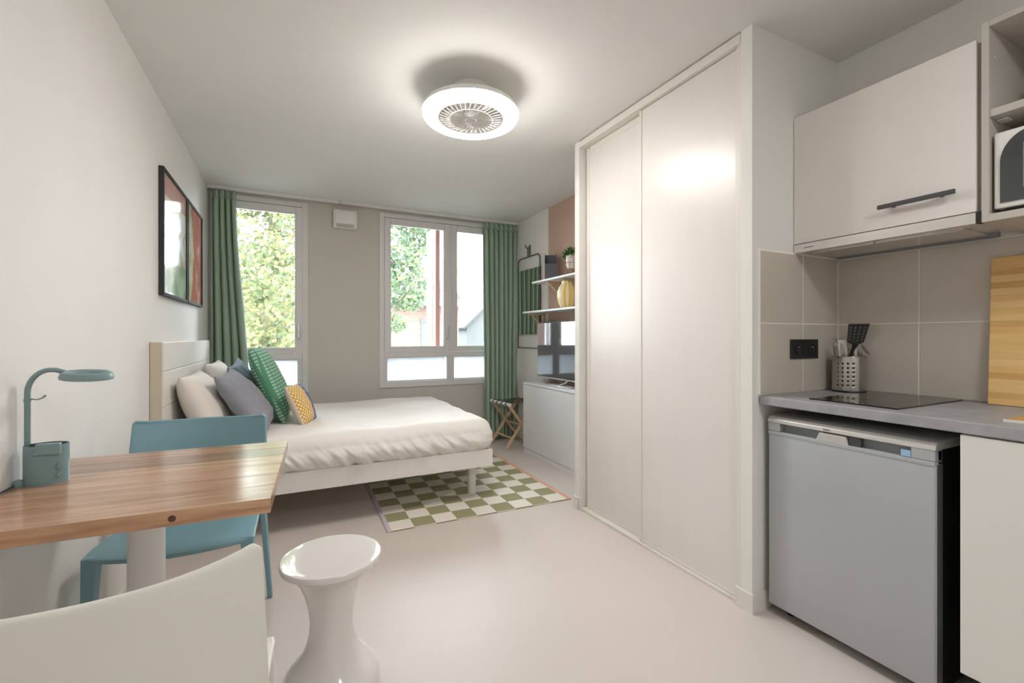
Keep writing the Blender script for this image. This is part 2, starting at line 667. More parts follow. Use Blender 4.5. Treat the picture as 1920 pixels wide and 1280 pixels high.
def right_wall_mat():
    """white paint with a taupe painted panel on the wardrobe side"""
    m, nt, p = new_mat('white and taupe wall paint')
    tc = N(nt, 'ShaderNodeTexCoord')
    sep = N(nt, 'ShaderNodeSeparateXYZ')
    nt.links.new(tc.outputs['Object'], sep.inputs[0])
    y = sep.outputs[1]
    k = mathn(nt, 'MULTIPLY', mathn(nt, 'LESS_THAN', y, 4.0), mathn(nt, 'GREATER_THAN', y, 2.0))
    nt.links.new(mixc(nt, k, rgb(226, 224, 220), rgb(192, 164, 146)), p.inputs['Base Color'])
    p.inputs['Roughness'].default_value = 0.75
    n = N(nt, 'ShaderNodeTexNoise')
    n.inputs['Scale'].default_value = 260
    nt.links.new(tc.outputs['Object'], n.inputs['Vector'])
    bn = N(nt, 'ShaderNodeBump')
    bn.inputs['Strength'].default_value = 0.15
    bn.inputs['Distance'].default_value = 0.002
    nt.links.new(n.outputs['Fac'], bn.inputs['Height'])
    nt.links.new(bn.outputs['Normal'], p.inputs['Normal'])
    return m


M['wall_right'] = right_wall_mat()


def reflection_print_mat(name, kind):
    """framed pictures: window reflections in the glass painted as broad fields of colour"""
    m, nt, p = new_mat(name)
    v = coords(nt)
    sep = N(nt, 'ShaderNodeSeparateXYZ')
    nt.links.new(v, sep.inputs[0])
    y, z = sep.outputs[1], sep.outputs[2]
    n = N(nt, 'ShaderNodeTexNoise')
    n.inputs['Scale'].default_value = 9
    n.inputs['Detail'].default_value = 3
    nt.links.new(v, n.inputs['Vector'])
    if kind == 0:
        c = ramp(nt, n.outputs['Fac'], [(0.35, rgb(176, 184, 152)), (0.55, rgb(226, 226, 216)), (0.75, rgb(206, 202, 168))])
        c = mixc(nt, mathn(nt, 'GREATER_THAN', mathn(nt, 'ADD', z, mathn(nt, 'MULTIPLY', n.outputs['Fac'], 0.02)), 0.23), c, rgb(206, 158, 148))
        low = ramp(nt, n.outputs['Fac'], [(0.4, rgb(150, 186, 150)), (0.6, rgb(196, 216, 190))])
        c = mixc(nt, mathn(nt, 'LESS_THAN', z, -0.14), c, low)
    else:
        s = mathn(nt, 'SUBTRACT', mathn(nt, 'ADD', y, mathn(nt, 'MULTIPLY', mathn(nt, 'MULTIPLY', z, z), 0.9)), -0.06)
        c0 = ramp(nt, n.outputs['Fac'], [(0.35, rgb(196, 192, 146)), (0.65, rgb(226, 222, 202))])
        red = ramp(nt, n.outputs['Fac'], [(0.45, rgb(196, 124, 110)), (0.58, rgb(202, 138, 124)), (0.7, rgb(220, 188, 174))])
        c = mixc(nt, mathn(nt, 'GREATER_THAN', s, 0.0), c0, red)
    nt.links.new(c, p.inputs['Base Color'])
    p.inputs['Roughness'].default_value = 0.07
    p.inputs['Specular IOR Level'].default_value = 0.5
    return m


M['reflection_print0'] = reflection_print_mat('painted green reflection print', 0)
M['reflection_print1'] = reflection_print_mat('painted red reflection print', 1)

# ------------------------------------------------------------------ room shell
XL, XR, YB, YF, H = -0.66, 2.385, 4.78, -1.6, 2.5
struct('floor', bx(XL - 0.15, XR + 0.15, YF - 0.15, YB + 0.22, -0.12, 0.0), M['floor'])
struct('ceiling', bx(XL - 0.15, XR + 0.15, YF - 0.15, YB + 0.22, H, H + 0.12), M['ceiling'])
struct('wall_left', bx(XL - 0.15, XL, YF, YB, 0, H), M['wall'])
struct('wall_front', bx(XL - 0.15, XR + 0.15, YF - 0.15, YF, 0, H), M['wall'])
wall_right = struct('wall_right', bx(XR, XR + 0.15, YF, YB, 0, H), M['wall_right'])

W1 = (-0.64, 0.15, 0.64, 2.46)
W2 = (0.82, 2.356, 0.64, 2.46)
bm = B()
for x0, x1, z0, z1 in ((XL - 0.15, W1[0], 0, H), (W1[1], W2[0], 0, H), (W2[1], XR + 0.15, 0, H),
                       (W1[0], W1[1], 0, W1[2]), (W1[0], W1[1], W1[3], H), (W2[0], W2[1], 0, W2[2]), (W2[0], W2[1], W2[3], H)):
    box(bm, x0, x1, YB, YB + 0.22, z0, z1)
struct('wall_back', bm, M['greige'])

# partition between wardrobe and kitchen, and the stub at the wardrobe's far end
CX = 1.757
wall_side = struct('wall_partition', bx(CX, XR, 1.264, 1.318, 0, H), M['wall'])
struct('wall_stub', bx(CX, XR, 2.54, 2.592, 0, H), M['wall'])
bm = bx(CX - 0.009, CX, 1.2642, 1.34, 0, 0.08, 0.0)
box(bm, CX - 0.009, CX + 0.11, 1.255, 1.2641, 0, 0.08, 0.0)
box(bm, CX, CX + 0.016, 1.3185, 1.34, 0, 0.08, 0.001)
struct('baseboard_partition', bm, M['door_trim'])
bm = bx(CX - 0.009, CX, 2.532, 2.6, 0, 0.08, 0.002)
box(bm, CX - 0.009, CX + 0.03, 2.531, 2.54, 0, 0.08, 0.002)
struct('baseboard_stub', bm, M['door_trim'])
struct('baseboard_left', bx(XL, XL + 0.011, YF, 2.92, 0, 0.08, 0.002), M['door_trim'])
struct('baseboard_back', bx(XL + 0.011, XR - 0.011, YB - 0.011, YB, 0, 0.08, 0.002), M['door_trim'])
struct('baseboard_right', bx(XR - 0.011, XR, 2.6, YB, 0, 0.08, 0.002), M['door_trim'])


# ------------------------------------------------------------------ windows
def make_window(name, W, sashes):
    x0, x1, z0, z1 = W
    root = struct(name, frame_bm(x0 - 0.0, x1 + 0.0, z0, z1, 0.05, YB - 0.016, YB + 0.07, 0.004, wb=0.06, wt=0.045), M['frame'])
    obj('transom', bx(x0 + 0.05, x1 - 0.05, YB - 0.008, YB + 0.07, 0.957, 1.008, 0.003), M['frame'], root)
    lo = []
    for (a, b, hinge, handle) in sashes:
        s = obj('sash', frame_bm(a, b, 1.010, 2.412, 0.062, YB - 0.012, YB + 0.055, 0.005, wb=0.055), M['frame'], root)
        obj('glass_pane', bx(a + 0.055, b - 0.055, YB + 0.02, YB + 0.026, 1.06, 2.355), M['glass'], s)
        bead = frame_bm(a + 0.056, b - 0.056, 1.059, 2.356, 0.012, YB - 0.004, YB + 0.018, 0.002)
        obj('glazing_bead', bead, M['frame'], s)
        if handle:
            hx = b - 0.03
            hb = bx(hx - 0.014, hx + 0.014, YB - 0.02, YB - 0.012, 1.14, 1.21, 0.003)
            box(hb, hx - 0.008, hx + 0.008, YB - 0.05, YB - 0.018, 1.165, 1.18, 0.003)
            box(hb, hx - 0.01, hx + 0.01, YB - 0.052, YB - 0.038, 1.165, 1.29, 0.005)
            obj('handle', hb, M['alu'], s)
        if hinge:
            for hz in (1.10, 1.72, 2.28):
                obj('hinge', tube(B(), [(a - 0.004, YB - 0.014, hz - 0.03), (a - 0.004, YB - 0.014, hz + 0.03)], 0.006, 8), M['frame'], s)
        lo.append((a, b))
    return root


w1 = make_window('window_1', W1, [(-0.592, 0.102, False, True)])
obj('frosted_pane', bx(-0.545, 0.073, YB + 0.02, YB + 0.028, 0.70, 0.96), M['frosted'], w1)
obj('lower_rail', frame_bm(-0.592, 0.102, 0.66, 0.962, 0.045, YB + 0.0, YB + 0.06, 0.003, wb=0.05, wt=0.015), M['frame'], w1)
w2 = make_window('window_2', W2, [(0.872, 1.577, True, True), (1.6, 2.306, False, False)])
obj('mullion', bx(1.577, 1.6, YB - 0.006, YB + 0.07, 0.70, 2.415, 0.003), M['frame'], w2)
for a, b in ((0.872, 1.577), (1.6, 2.306)):
    obj('frosted_pane', bx(a + 0.02, b - 0.045, YB + 0.02, YB + 0.028, 0.70, 0.955), M['frosted'], w2)
    obj('lower_rail', frame_bm(a - 0.002 if a < 1 else a, b, 0.66, 0.962, 0.032, YB + 0.0, YB + 0.06, 0.003, wb=0.052, wt=0.012), M['frame'], w2)

# curtain rail on the ceiling
t = thing('curtain_rail', 'thin white curtain rail running along the ceiling above both windows', 'curtain rail', (0, 4.685, H))
obj('rail', bx(XL + 0.005, XR - 0.005, -0.014, 0.014, -0.03, 0, 0.003), M['frame'], t)
obj('joiner', bx(0.41, 0.45, -0.017, 0.017, -0.033, 0, 0.003), M['alu'], t)


# curtains
def curtain(name, label, xt0, xt1, xb0, xb1, z0, z1, folds, yc, amp, seed):
    rnd = random.Random(seed)
    ph = [rnd.uniform(-0.5, 0.5) for _ in range(folds + 2)]
    am = [rnd.uniform(0.65, 1.15) for _ in range(folds + 2)]

    def fn(u, v):
        z = z1 + (z0 - z1) * v
        s = min(1.0, v * 1.25)
        k = s * s * (3 - 2 * s)
        xa = xt0 + (xb0 - xt0) * k
        xb = xt1 + (xb1 - xt1) * k
        f = u * folds
        i = int(min(f, folds - 1e-6))
        w = f - i
        a = am[i] * (1 - w) + am[i + 1] * w
        p_ = ph[i] * (1 - w) + ph[i + 1] * w
        head = min(1.0, v / 0.07)
        A = amp * a * (0.45 + 0.55 * head)
        ang = 2 * PI * f + 0.9 * p_ * min(1, v * 2)
        y = yc + A * math.sin(ang) + 0.010 * nz(u * 6, v * 2, seed) * head
        if v < 0.06:
            y += 0.004 * math.sin(2 * PI * f * 3)
        x = xa + (xb - xa) * u + 0.35 * A * math.cos(ang) * 0.6 + 0.006 * nz(u * 9, v * 3, seed + 5)
        return Vector((x, y, z))
    o = obj(name, grid_surface(fn, folds * 14, 44), M['curtain'], smooth='all')
    solidify(o, 0.003)
    tag(o, label, 'curtain', 'sage green curtains')
    # gathered heading tape
    def fh(u, v):
        q = fn(u, 0.0)
        return Vector((q.x, q.y - 0.004 - 0.016 * abs(math.sin(2 * PI * u * folds * 1.5)) * (0.5 + v), z1 - 0.004 - 0.075 * v + 0.004 * math.sin(2 * PI * u * folds * 3) * (1 - v)))
    h = obj('heading_tape', grid_surface(fh, folds * 14, 3), M['curtain'], o, smooth='all')
    solidify(h, 0.003)
    for k in range(folds):
        q = fn((k + 0.5) / folds, 0)
        obj('curtain_hook', tube(B(), [(q.x, 4.685, z1 - 0.02), (q.x, 4.685, 2.469)], 0.003, 6), M['frame'], o)
    return o


curtain('curtain', 'sage green pleated curtain by the framed pictures and bed headboard', -0.62, -0.445, -0.62, -0.345, 0.04, 2.462, 4, 4.68, 0.042, 3)
curtain('curtain', 'sage green pleated curtain between the double window and the mirror', 1.93, 2.355, 1.955, 2.345, 0.03, 2.462, 7, 4.68, 0.046, 8)

# vent box high on the back wall
t = thing('wall_vent', 'small white plastic ventilation box between the windows under the ceiling', 'vent', (0.485, YB, 2.335))
bm = bx(-0.112, 0.112, -0.062, 0, -0.09, 0.093, 0.012, 3)
obj('housing', bm, M['white_plastic'], t, smooth=True)
obj('front_cover', bx(-0.095, 0.095, -0.072, -0.06, -0.05, 0.085, 0.006, 3), M['white_plastic'], t, smooth=True)
bm = B()
for k in range(4):
    box(bm, -0.085, 0.085, -0.068, -0.06, -0.083 + k * 0.008, -0.079 + k * 0.008)
obj('air_grille', bm, M['cab_body'], t)

# ------------------------------------------------------------------ ceiling fan lamp
t = thing('ceiling_fan_lamp', 'round white ceiling lamp with glowing ring and caged fan in its middle', 'ceiling lamp', (0.866, 2.262, H))
obj('canopy', lathe(B(), [(0, 0), (0.1, 0), (0.1, -0.035), (0.094, -0.045), (0, -0.045)], 40), M['white_plastic'], t, smooth=True)
obj('motor_housing', lathe(B(), [(0, -0.045), (0.085, -0.045), (0.13, -0.07), (0.155, -0.085), (0.155, -0.1), (0, -0.1)], 40), M['white_plastic'], t, smooth=True)
prof = []
for k in range(25):
    a = 2 * PI * k / 24
    ca, sa = math.cos(a), math.sin(a)
    prof.append((0.2105 + 0.0455 * (abs(ca) ** 0.7) * (1 if ca >= 0 else -1), -0.135 + 0.036 * (abs(sa) ** 0.8) * (1 if sa >= 0 else -1)))
obj('ring_shade', lathe(B(), [q for q in prof[15:25]], 72), M['ring_light'], t, smooth='all')
obj('ring_inner_side', lathe(B(), [q for q in prof[12:16]], 72), M['white_plastic'], t, smooth='all')
obj('ring_cover', lathe(B(), [(0.165, -0.135)] + [(r_, z_ + 0.0005) for r_, z_ in reversed(prof[0:13])] + [(0.256, -0.135)], 72), M['white_plastic'], t, smooth='all')
obj('inner_rim', lathe(B(), [(0.168, -0.10), (0.168, -0.118), (0.161, -0.118), (0.161, -0.10), (0.168, -0.10)], 56), M['white_plastic'], t, smooth=True)
obj('back_plate', lathe(B(), [(0, -0.101), (0.166, -0.101), (0.166, -0.104), (0, -0.104)], 48), M['white_plastic'], t)
for k in range(5):
    a = 2 * PI * k / 5
    b = grid_surface(lambda u, v, a=a: Vector(((0.035 + 0.115 * u) * math.cos(a + 0.55 * v - 0.2 * u), (0.035 + 0.115 * u) * math.sin(a + 0.55 * v - 0.2 * u), -0.135 + 0.018 * (v - 0.5))), 6, 4)
    o = obj('fan_blade', b, M['fridge_cap'], t, smooth='all')
    solidify(o, 0.003)
bm = B()
for k in range(36):
    a = 2 * PI * k / 36
    tube(bm, [(0.03 * math.cos(a), 0.03 * math.sin(a), -0.166), (0.1 * math.cos(a + 0.06), 0.1 * math.sin(a + 0.06), -0.168), (0.163 * math.cos(a + 0.16), 0.163 * math.sin(a + 0.16), -0.158)], 0.0022, 5)
for r_, z_ in ((0.06, -0.167), (0.115, -0.167)):
    tube(bm, [(r_ * math.cos(2 * PI * k / 40), r_ * math.sin(2 * PI * k / 40), z_) for k in range(41)], 0.0016, 5, cap=False)
obj('fan_guard', bm, M['white_plastic'], t)
obj('hub_cap', lathe(B(), [(0, -0.174), (0.028, -0.172), (0.034, -0.162), (0.034, -0.13), (0, -0.13)], 28), M['fridge_cap'], t, smooth=True)

# unseen fill light added on the ceiling behind the camera
t = thing('fill_light_disc', 'flat round white fill light added out of view behind the camera', 'ceiling lamp', (1.05, -0.6, H))
obj('base', lathe(B(), [(0, 0), (0.25, 0), (0.25, -0.03), (0, -0.03)], 40), M['white_plastic'], t, smooth=True)
obj('diffuser', lathe(B(), [(0.24, -0.03), (0.24, -0.05), (0.21, -0.06), (0, -0.062)], 40), M['fill_light'], t, smooth='all')

# ------------------------------------------------------------------ wardrobe
t = thing('wardrobe', 'built in wardrobe with two pale sliding doors reaching the ceiling', 'wardrobe', (0, 0, 0))
D0, D1 = 1.319, 2.531
obj('top_track', bx(CX - 0.004, CX + 0.085, D0, D1 + 0.008, 2.452, 2.493, 0.002), M['door_trim'], t)
obj('floor_track', bx(CX + 0.008, CX + 0.085, 1.341, D1, 0.0, 0.014, 0.002), M['door_trim'], t)
obj('jamb', bx(CX + 0.004, CX + 0.085, D0, 1.340, 0.081, 2.452, 0.002), M['door_trim'], t)
obj('jamb', bx(CX + 0.055, CX + 0.085, 2.505, D1, 0.014, 2.452, 0.002), M['door_trim'], t)
near = obj('sliding_door', bx(1.778, 1.796, 1.358, 1.955, 0.018, 2.449, 0.002), M['door'], t)
obj('edge_profile', bx(1.774, 1.8, 1.955, 1.972, 0.016, 2.450, 0.002), M['door_trim'], near)
obj('edge_profile', bx(1.774, 1.8, 1.3415, 1.358, 0.016, 2.450, 0.002), M['door_trim'], near)
obj('bottom_rail', bx(1.776, 1.7985, 1.358, 1.955, 0.0145, 0.03, 0.002), M['door_trim'], near)
far = obj('sliding_door', bx(1.808, 1.826, 1.93, 2.49, 0.018, 2.43, 0.002), M['door'], t)
obj('edge_profile', bx(1.804, 1.83, 2.488, 2.504, 0.016, 2.435, 0.002), M['door_trim'], far)
obj('bottom_rail', bx(1.806, 1.828, 1.93, 2.488, 0.0145, 0.03, 0.002), M['door_trim'], far)
obj('top_rail', bx(1.806, 1.828, 1.93, 2.488, 2.41, 2.45, 0.002), M['door_trim'], far)

# ------------------------------------------------------------------ tiles on the kitchen walls
tm = None
g = 0.0045
for x0, x1 in ((1.801, 2.1), (2.1, 2.372)):
    for z0, z1 in ((0.924, 1.232), (1.232, 1.545)):
        obj('tile', bx(x0 + g / 2, x1 - g / 2, 1.2575, 1.264, z0 + g / 2, z1 - g / 2, 0.0012, 1), M['tile'], wall_side)
obj('grout_bed', bx(1.796, 2.3775, 1.2595, 1.264, 0.924, 1.549), M['grout'], wall_side)
ys = [1.2585, 0.946, 0.63, 0.314, -0.002, -0.318, -0.634]
for y1, y0 in zip(ys, ys[1:]):
    for z0, z1 in ((0.924, 1.232), (1.232, 1.541)):
        obj('tile', bx(2.3765, XR, y0 + g / 2, y1 - g / 2, z0 + g / 2, z1 - g / 2, 0.0012, 1), M['tile'], wall_right)
obj('grout_bed', bx(2.379, XR, ys[-1], 1.264, 0.924, 1.543), M['grout'], wall_right)

# ------------------------------------------------------------------ kitchen
t = thing('worktop', 'grey concrete look kitchen worktop running along the tiled wall', 'worktop', (0, 0, 0))
obj('slab', bx(1.794, 2.3765, -0.6, 1.2565, 0.885, 0.922, 0.004, 2), M['worktop'], t)

t = thing('base_cabinet', 'white kitchen base cabinet beside the small fridge', 'cabinet', (0, 0, 0))
obj('carcass', bx(1.822, 2.376, -0.6, 0.618, 0.165, 0.884), M['cab_base'], t)
obj('door', bx(1.80, 1.82, -0.1, 0.618, 0.167, 0.88, 0.002), M['cab_base'], t)
obj('door', bx(1.80, 1.82, -0.6, -0.104, 0.167, 0.88, 0.002), M['cab_base'], t)
obj('toe_kick', bx(1.88, 1.896, -0.6, 0.6, 0.0, 0.165), M['dark'], t)

# fridge
t = thing('mini_fridge', 'silver grey under counter fridge with a recessed grip along its top', 'fridge', (0, 0, 0))
FY0, FY1, FX = 0.684, 1.236, 1.822
obj('body', bx(1.878, 2.34, FY0 + 0.003, FY1 - 0.003, 0.03, 0.81, 0.006), M['black'], t)
obj('door_gasket', bx(1.866, 1.879, FY0 + 0.012, FY1 - 0.012, 0.05, 0.795), M['soft_black'], t)
d = obj('door', bx(FX, 1.866, FY0, FY1, 0.045, 0.768, 0.006, 3), M['fridge'], t, smooth=True)
obj('edge_strip', bx(FX + 0.006, 1.868, FY0 - 0.002, FY0 + 0.004, 0.046, 0.766, 0.001), M['alu'], d)
# handle band: lip below, recess plate behind, solid ends and a raised centre grip
hb = obj('handle_band', bx(FX + 0.022, 1.866, FY0, FY1, 0.768, 0.812), M['fridge_recess'], t)
obj('lower_lip', bx(FX - 0.003, 1.866, FY0, FY1, 0.762, 0.777, 0.003), M['fridge'], hb)
obj('end_block', bx(FX - 0.002, 1.866, FY0, FY0 + 0.062, 0.7775, 0.812, 0.003), M['fridge'], hb)
obj('end_block', bx(FX - 0.002, 1.866, FY1 - 0.05, FY1, 0.7775, 0.812, 0.003), M['fridge'], hb)
gp = prism(B(), [(0.93, 0.774), (1.044, 0.774), (1.03, 0.806), (0.938, 0.806)], -0.003, 0.03, 0.003)
gp = xf(gp, Matrix(((0, 0, 1, FX), (1, 0, 0, 0), (0, 1, 0, 0), (0, 0, 0, 1))))
obj('centre_grip', gp, M['fridge_cap'], hb)
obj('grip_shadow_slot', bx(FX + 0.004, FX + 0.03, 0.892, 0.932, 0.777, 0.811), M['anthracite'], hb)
cap = prism(B(), [(FX - 0.004, 0.812), (2.345, 0.812), (2.345, 0.842), (FX + 0.04, 0.842), (FX + 0.012, 0.838), (FX - 0.001, 0.826)], FY0 - 0.002, FY1 + 0.002, 0.003)
cap = xf(cap, Matrix(((1, 0, 0, 0), (0, 0, 1, 0), (0, 1, 0, 0), (0, 0, 0, 1))))
bmesh.ops.recalc_face_normals(cap, faces=cap.faces)
obj('top_cover', cap, M['fridge_cap'], t)
obj('energy_sticker', bx(FX - 0.0028, FX + 0.001, FY0 + 0.062, FY0 + 0.088, 0.779, 0.80), M['sticker'], hb)
for yy in (FY0 + 0.05, FY1 - 0.05):
    for xx in (1.9, 2.3):
        obj('foot', tube(B(), [(xx, yy, 0), (xx, yy, 0.031)], 0.016, 12), M['black'], t)


def text(name, s, size, loc, rot, m, parent, ext=0.0004):
    c = bpy.data.curves.new(name, 'FONT')
    c.body = s
    c.size = size
    c.extrude = ext
    c.align_x = 'CENTER'
    c.align_y = 'CENTER'
    c.materials.append(m)
    o = link_obj(name, c, None)
    bpy.context.view_layer.update()
    me = bpy.data.meshes.new_from_object(o.evaluated_get(bpy.context.evaluated_depsgraph_get()))
    bpy.data.objects.remove(o)
    me.name = name
    return link_obj(name, me, parent, loc, rot)


text('brand_lettering', 'beko', 0.013, (FX - 0.0025, 1.003, 0.8205), (PI / 2, 0, -PI / 2), M['anthracite'], t)

# hob
t = thing('hob', 'black glass two zone hob set into the grey worktop', 'hob', (2.115, 0.948, 0.922))
obj('glass_plate', bx(-0.25, 0.25, -0.146, 0.146, 0, 0.005, 0.0015), M['hob'], t)
zone = lambda r: lathe(B(), [(r - 0.0012, 0), (r - 0.0012, 0.0004), (r, 0.0004), (r, 0)], 48)
obj('cooking_zone', zone(0.085), M['fridge_recess'], t, loc=(0.115, 0, 0.005))
obj('cooking_zone', zone(0.07), M['fridge_recess'], t, loc=(-0.085, 0, 0.005))
for k in range(5):
    obj('touch_key', bx(-0.226, -0.218, -0.06 + k * 0.03 - 0.004, -0.06 + k * 0.03 + 0.004, 0.005, 0.0054), M['fridge_recess'], t)

# upper cabinet, hood
t = thing('wall_cabinet', 'greige kitchen wall cabinet with one lift up door and dark bar handle', 'cabinet', (0, 0, 0))
obj('carcass', bx(2.06, 2.3765, 0.655, 1.262, 1.585, 2.152), M['cab_body'], t)
d = obj('door', bx(2.038, 2.058, 0.66, 1.262, 1.588, 2.156, 0.0015), M['cab_door'], t)
hd = bx(2.004, 2.014, 0.702, 0.926, 1.656, 1.672, 0.002)
for yy in (0.745, 0.885):
    box(hd, 2.012, 2.039, yy - 0.005, yy + 0.005, 1.659, 1.669)
obj('bar_handle', hd, M['anthracite'], d)

t = thing('cooker_hood', 'slim stainless steel cooker hood fitted under the wall cabinet', 'cooker hood', (0, 0, 0))
obj('body', bx(2.056, 2.376, 0.657, 1.2595, 1.556, 1.584), M['steel'], t)
obj('front_strip', bx(2.036, 2.056, 0.66, 1.261, 1.547, 1.585, 0.002), M['steel'], t)
obj('end_cap', bx(2.036, 2.06, 0.648, 0.6595, 1.547, 1.586, 0.001), M['soft_black'], t)
obj('filter_panel', bx(2.12, 2.335, 0.72, 0.985, 1.549, 1.5565, 0.002), M['steel'], t)
obj('filter_panel', bx(2.12, 2.335, 0.99, 1.235, 1.549, 1.5565, 0.002), M['steel'], t)
obj('rear_lip', bx(2.338, 2.37, 0.7, 1.245, 1.545, 1.5565, 0.002), M['fridge_recess'], t)
obj('lamp_cover', bx(2.075, 2.112, 0.70, 0.80, 1.552, 1.5565, 0.001), M['cab_door'], t)
bm = B()
for k in range(7):
    box(bm, 2.0352, 2.0365, 1.178 + k * 0.0056, 1.178 + k * 0.0056 + 0.0036, 1.564, 1.5675)
obj('logo_mark', bm, M['anthracite'], t)

# open shelf unit with the microwave
t = thing('open_wall_unit', 'greige open wall unit holding the microwave beside the closed cabinet', 'shelf unit', (0, 0, 0))
obj('side_panel', bx(2.038, 2.3765, 0.629, 0.6475, 1.548, 2.2, 0.001), M['cab_body'], t)
obj('side_panel', bx(2.038, 2.3765, -0.02, -0.002, 1.548, 2.2, 0.001), M['cab_body'], t)
obj('top_panel', bx(2.038, 2.3765, -0.002, 0.629, 2.182, 2.2, 0.001), M['cab_body'], t)
obj('bottom_panel', bx(2.038, 2.3765, -0.002, 0.629, 1.548, 1.572, 0.001), M['cab_body'], t)
obj('shelf', bx(2.042, 2.3765, -0.002, 0.629, 1.888, 1.912, 0.001), M['cab_body'], t)
obj('back_panel', bx(2.366, 2.3765, -0.002, 0.629, 1.572, 2.182), M['cab_body'], t)
obj('shelf_clip', bx(2.09, 2.13, 0.6, 0.628, 1.883, 1.888, 0.002), M['white_plastic'], t)
for zz in (2.09,):
    obj('screw_cover', tube(B(), [(2.08, 0.6285, zz), (2.08, 0.626, zz)], 0.006, 10), M['fridge_cap'], t)

t = thing('microwave', 'white microwave with a rounded dark door inside the open wall unit', 'microwave', (0, 0, 0))
obj('case', bx(2.072, 2.36, 0.12, 0.622, 1.586, 1.832, 0.008), M['white_plastic'], t, smooth=True)
obj('front_panel', bx(2.05, 2.073, 0.12, 0.622, 1.586, 1.832, 0.006, 3), M['gloss_white'], t, smooth=True)
pts = []
for k in range(9):
    a = PI / 2 * k / 8
    pts.append((0.606 - 0.07 + 0.07 * math.cos(a), 1.822 - 0.09 + 0.09 * math.sin(a)))
pts += [(0.25, 1.822), (0.25, 1.602), (0.606, 1.602)]
dr = prism(B(), pts, 0, 0.006, 0.0)
dr = xf(dr, Matrix(((0, 0, 1, 2.0455), (1, 0, 0, 0), (0, 1, 0, 0), (0, 0, 0, 1))))
bmesh.ops.recalc_face_normals(dr, faces=dr.faces)
d = obj('door', dr, M['dark_glass'], t)
obj('door_window', bx(2.0445, 2.047, 0.29, 0.555, 1.64, 1.78, 0.001), M['fridge_recess'], d)
for yy in (0.16, 0.59):
    for xx in (2.1, 2.33):
        obj('foot', tube(B(), [(xx, yy, 1.572), (xx, yy, 1.587)], 0.012, 10), M['black'], t)
obj('vent_base', bx(2.07, 2.34, 0.14, 0.602, 1.578, 1.5865), M['black'], t)

t = thing('power_strip', 'white multi socket block on the top shelf of the open unit', 'power strip', (2.23, 0.43, 1.98))
t.location = (2.2, 0.46, 1.9125)
obj('block', bx(-0.03, 0.03, -0.1, 0.06, 0, 0.16, 0.012, 3), M['white_plastic'], t, smooth=True)
for zz in (0.05, 0.08, 0.11, 0.135):
    obj('socket_hole', tube(B(), [(-0.0305, 0.035, zz), (-0.028, 0.035, zz)], 0.006, 10), M['black'], t)


# double socket
for i, (x0, x1, lab) in enumerate(((2.001, 2.101, 'square black power socket nearer the wardrobe corner on the tiles'), (2.102, 2.203, 'square black power socket nearer the utensil pot on the tiles'))):
    t = thing('power_socket', lab, 'socket', ((x0 + x1) / 2, 1.2575, 1.117), 0, 'black power sockets on the tiles')
    h_ = (x1 - x0) / 2
    obj('plate', bx(-h_ + 0.0005, h_ - 0.0005, -0.008, 0, -0.044, 0.044, 0.002), M['black'], t)
    w_ = lathe(B(), [(0.022, 0), (0.022, 0.0015), (0.018, 0.0015), (0.016, 0.0002), (0, 0.0002)], 28)
    o = obj('socket_well', w_, M['hob'], t, loc=(0, -0.008, 0), rot=(PI / 2, 0, 0), smooth=True)
    obj('earth_pin', tube(B(), [(0, -0.008, 0.009), (0, -0.015, 0.009)], 0.0024, 8), M['alu'], t)

# boards
t = thing('cutting_board', 'tall bamboo cutting board leaning on the tiles', 'cutting board', (2.325, 0, 0.922))
o = obj('board', bx(-0.009, 0.009, 0.40, 0.722, 0, 0.545, 0.003), M['bamboo'], t)
o.rotation_euler = (0, math.radians(3.2), 0)
o.location = (0.009, 0, 0.0005)
t = thing('chopping_block', 'thin bamboo board lying flat near the edge of the worktop', 'cutting board', (0, 0, 0.922))
obj('board', bx(1.89, 2.08, 0.25, 0.553, 0, 0.008, 0.002), mat('warm bamboo', (196, 152, 96), 0.45, var=0.12, vscale=8, stretch=(1, 12, 1)), t)
obj('edge_band', bx(1.886, 1.89, 0.25, 0.553, 0, 0.008, 0.001), M['cab_base'], t)

# utensil pot: perforated cylinder with real square holes
POT = (2.292, 1.168, 0.922)
t = thing('utensil_pot', 'perforated stainless steel utensil pot in the corner of the worktop', 'pot', POT)
bm = B()
R_, nseg, nring, hh = 0.0645, 120, 48, 0.156
g_ = [[bm.verts.new((R_ * math.cos(2 * PI * i / nseg), R_ * math.sin(2 * PI * i / nseg), 0.006 + hh * j / nring)) for j in range(nring + 1)] for i in range(nseg)]
for i in range(nseg):
    for j in range(nring):
        col_ = (i + 25) % 40
        hole = col_ < 24 and col_ % 6 < 2 and 7 <= j <= 39 and (j - 7) % 6 < 2
        if not hole:
            bm.faces.new((g_[i][j], g_[(i + 1) % nseg][j], g_[(i + 1) % nseg][j + 1], g_[i][j + 1]))
o = obj('perforated_wall', bm, M['steel_pot'], t, smooth='all')
solidify(o, 0.0012, -1)
obj('pot_base', lathe(B(), [(0, 0.0), (0.0645, 0.0), (0.0665, 0.004), (0.0655, 0.009), (0, 0.009)], 48), M['black'], t, smooth=True)
rim = B()
tube(rim, [(R_ * math.cos(2 * PI * k / 48), R_ * math.sin(2 * PI * k / 48), 0.162) for k in range(49)], 0.0015, 6, cap=False)
obj('rim', rim, M['steel_pot'], t, smooth='all')

# view-facing basis for things standing in the pot: the pot is seen along (0.89, 0.45)
px_, py_, pz_ = POT
F = Vector((0.891, 0.454, 0))
Rt = Vector((0.454, -0.891, 0))


def P3(r, f, z):
    return Vector((px_, py_, pz_)) + Rt * r + F * f + Vector((0, 0, z))


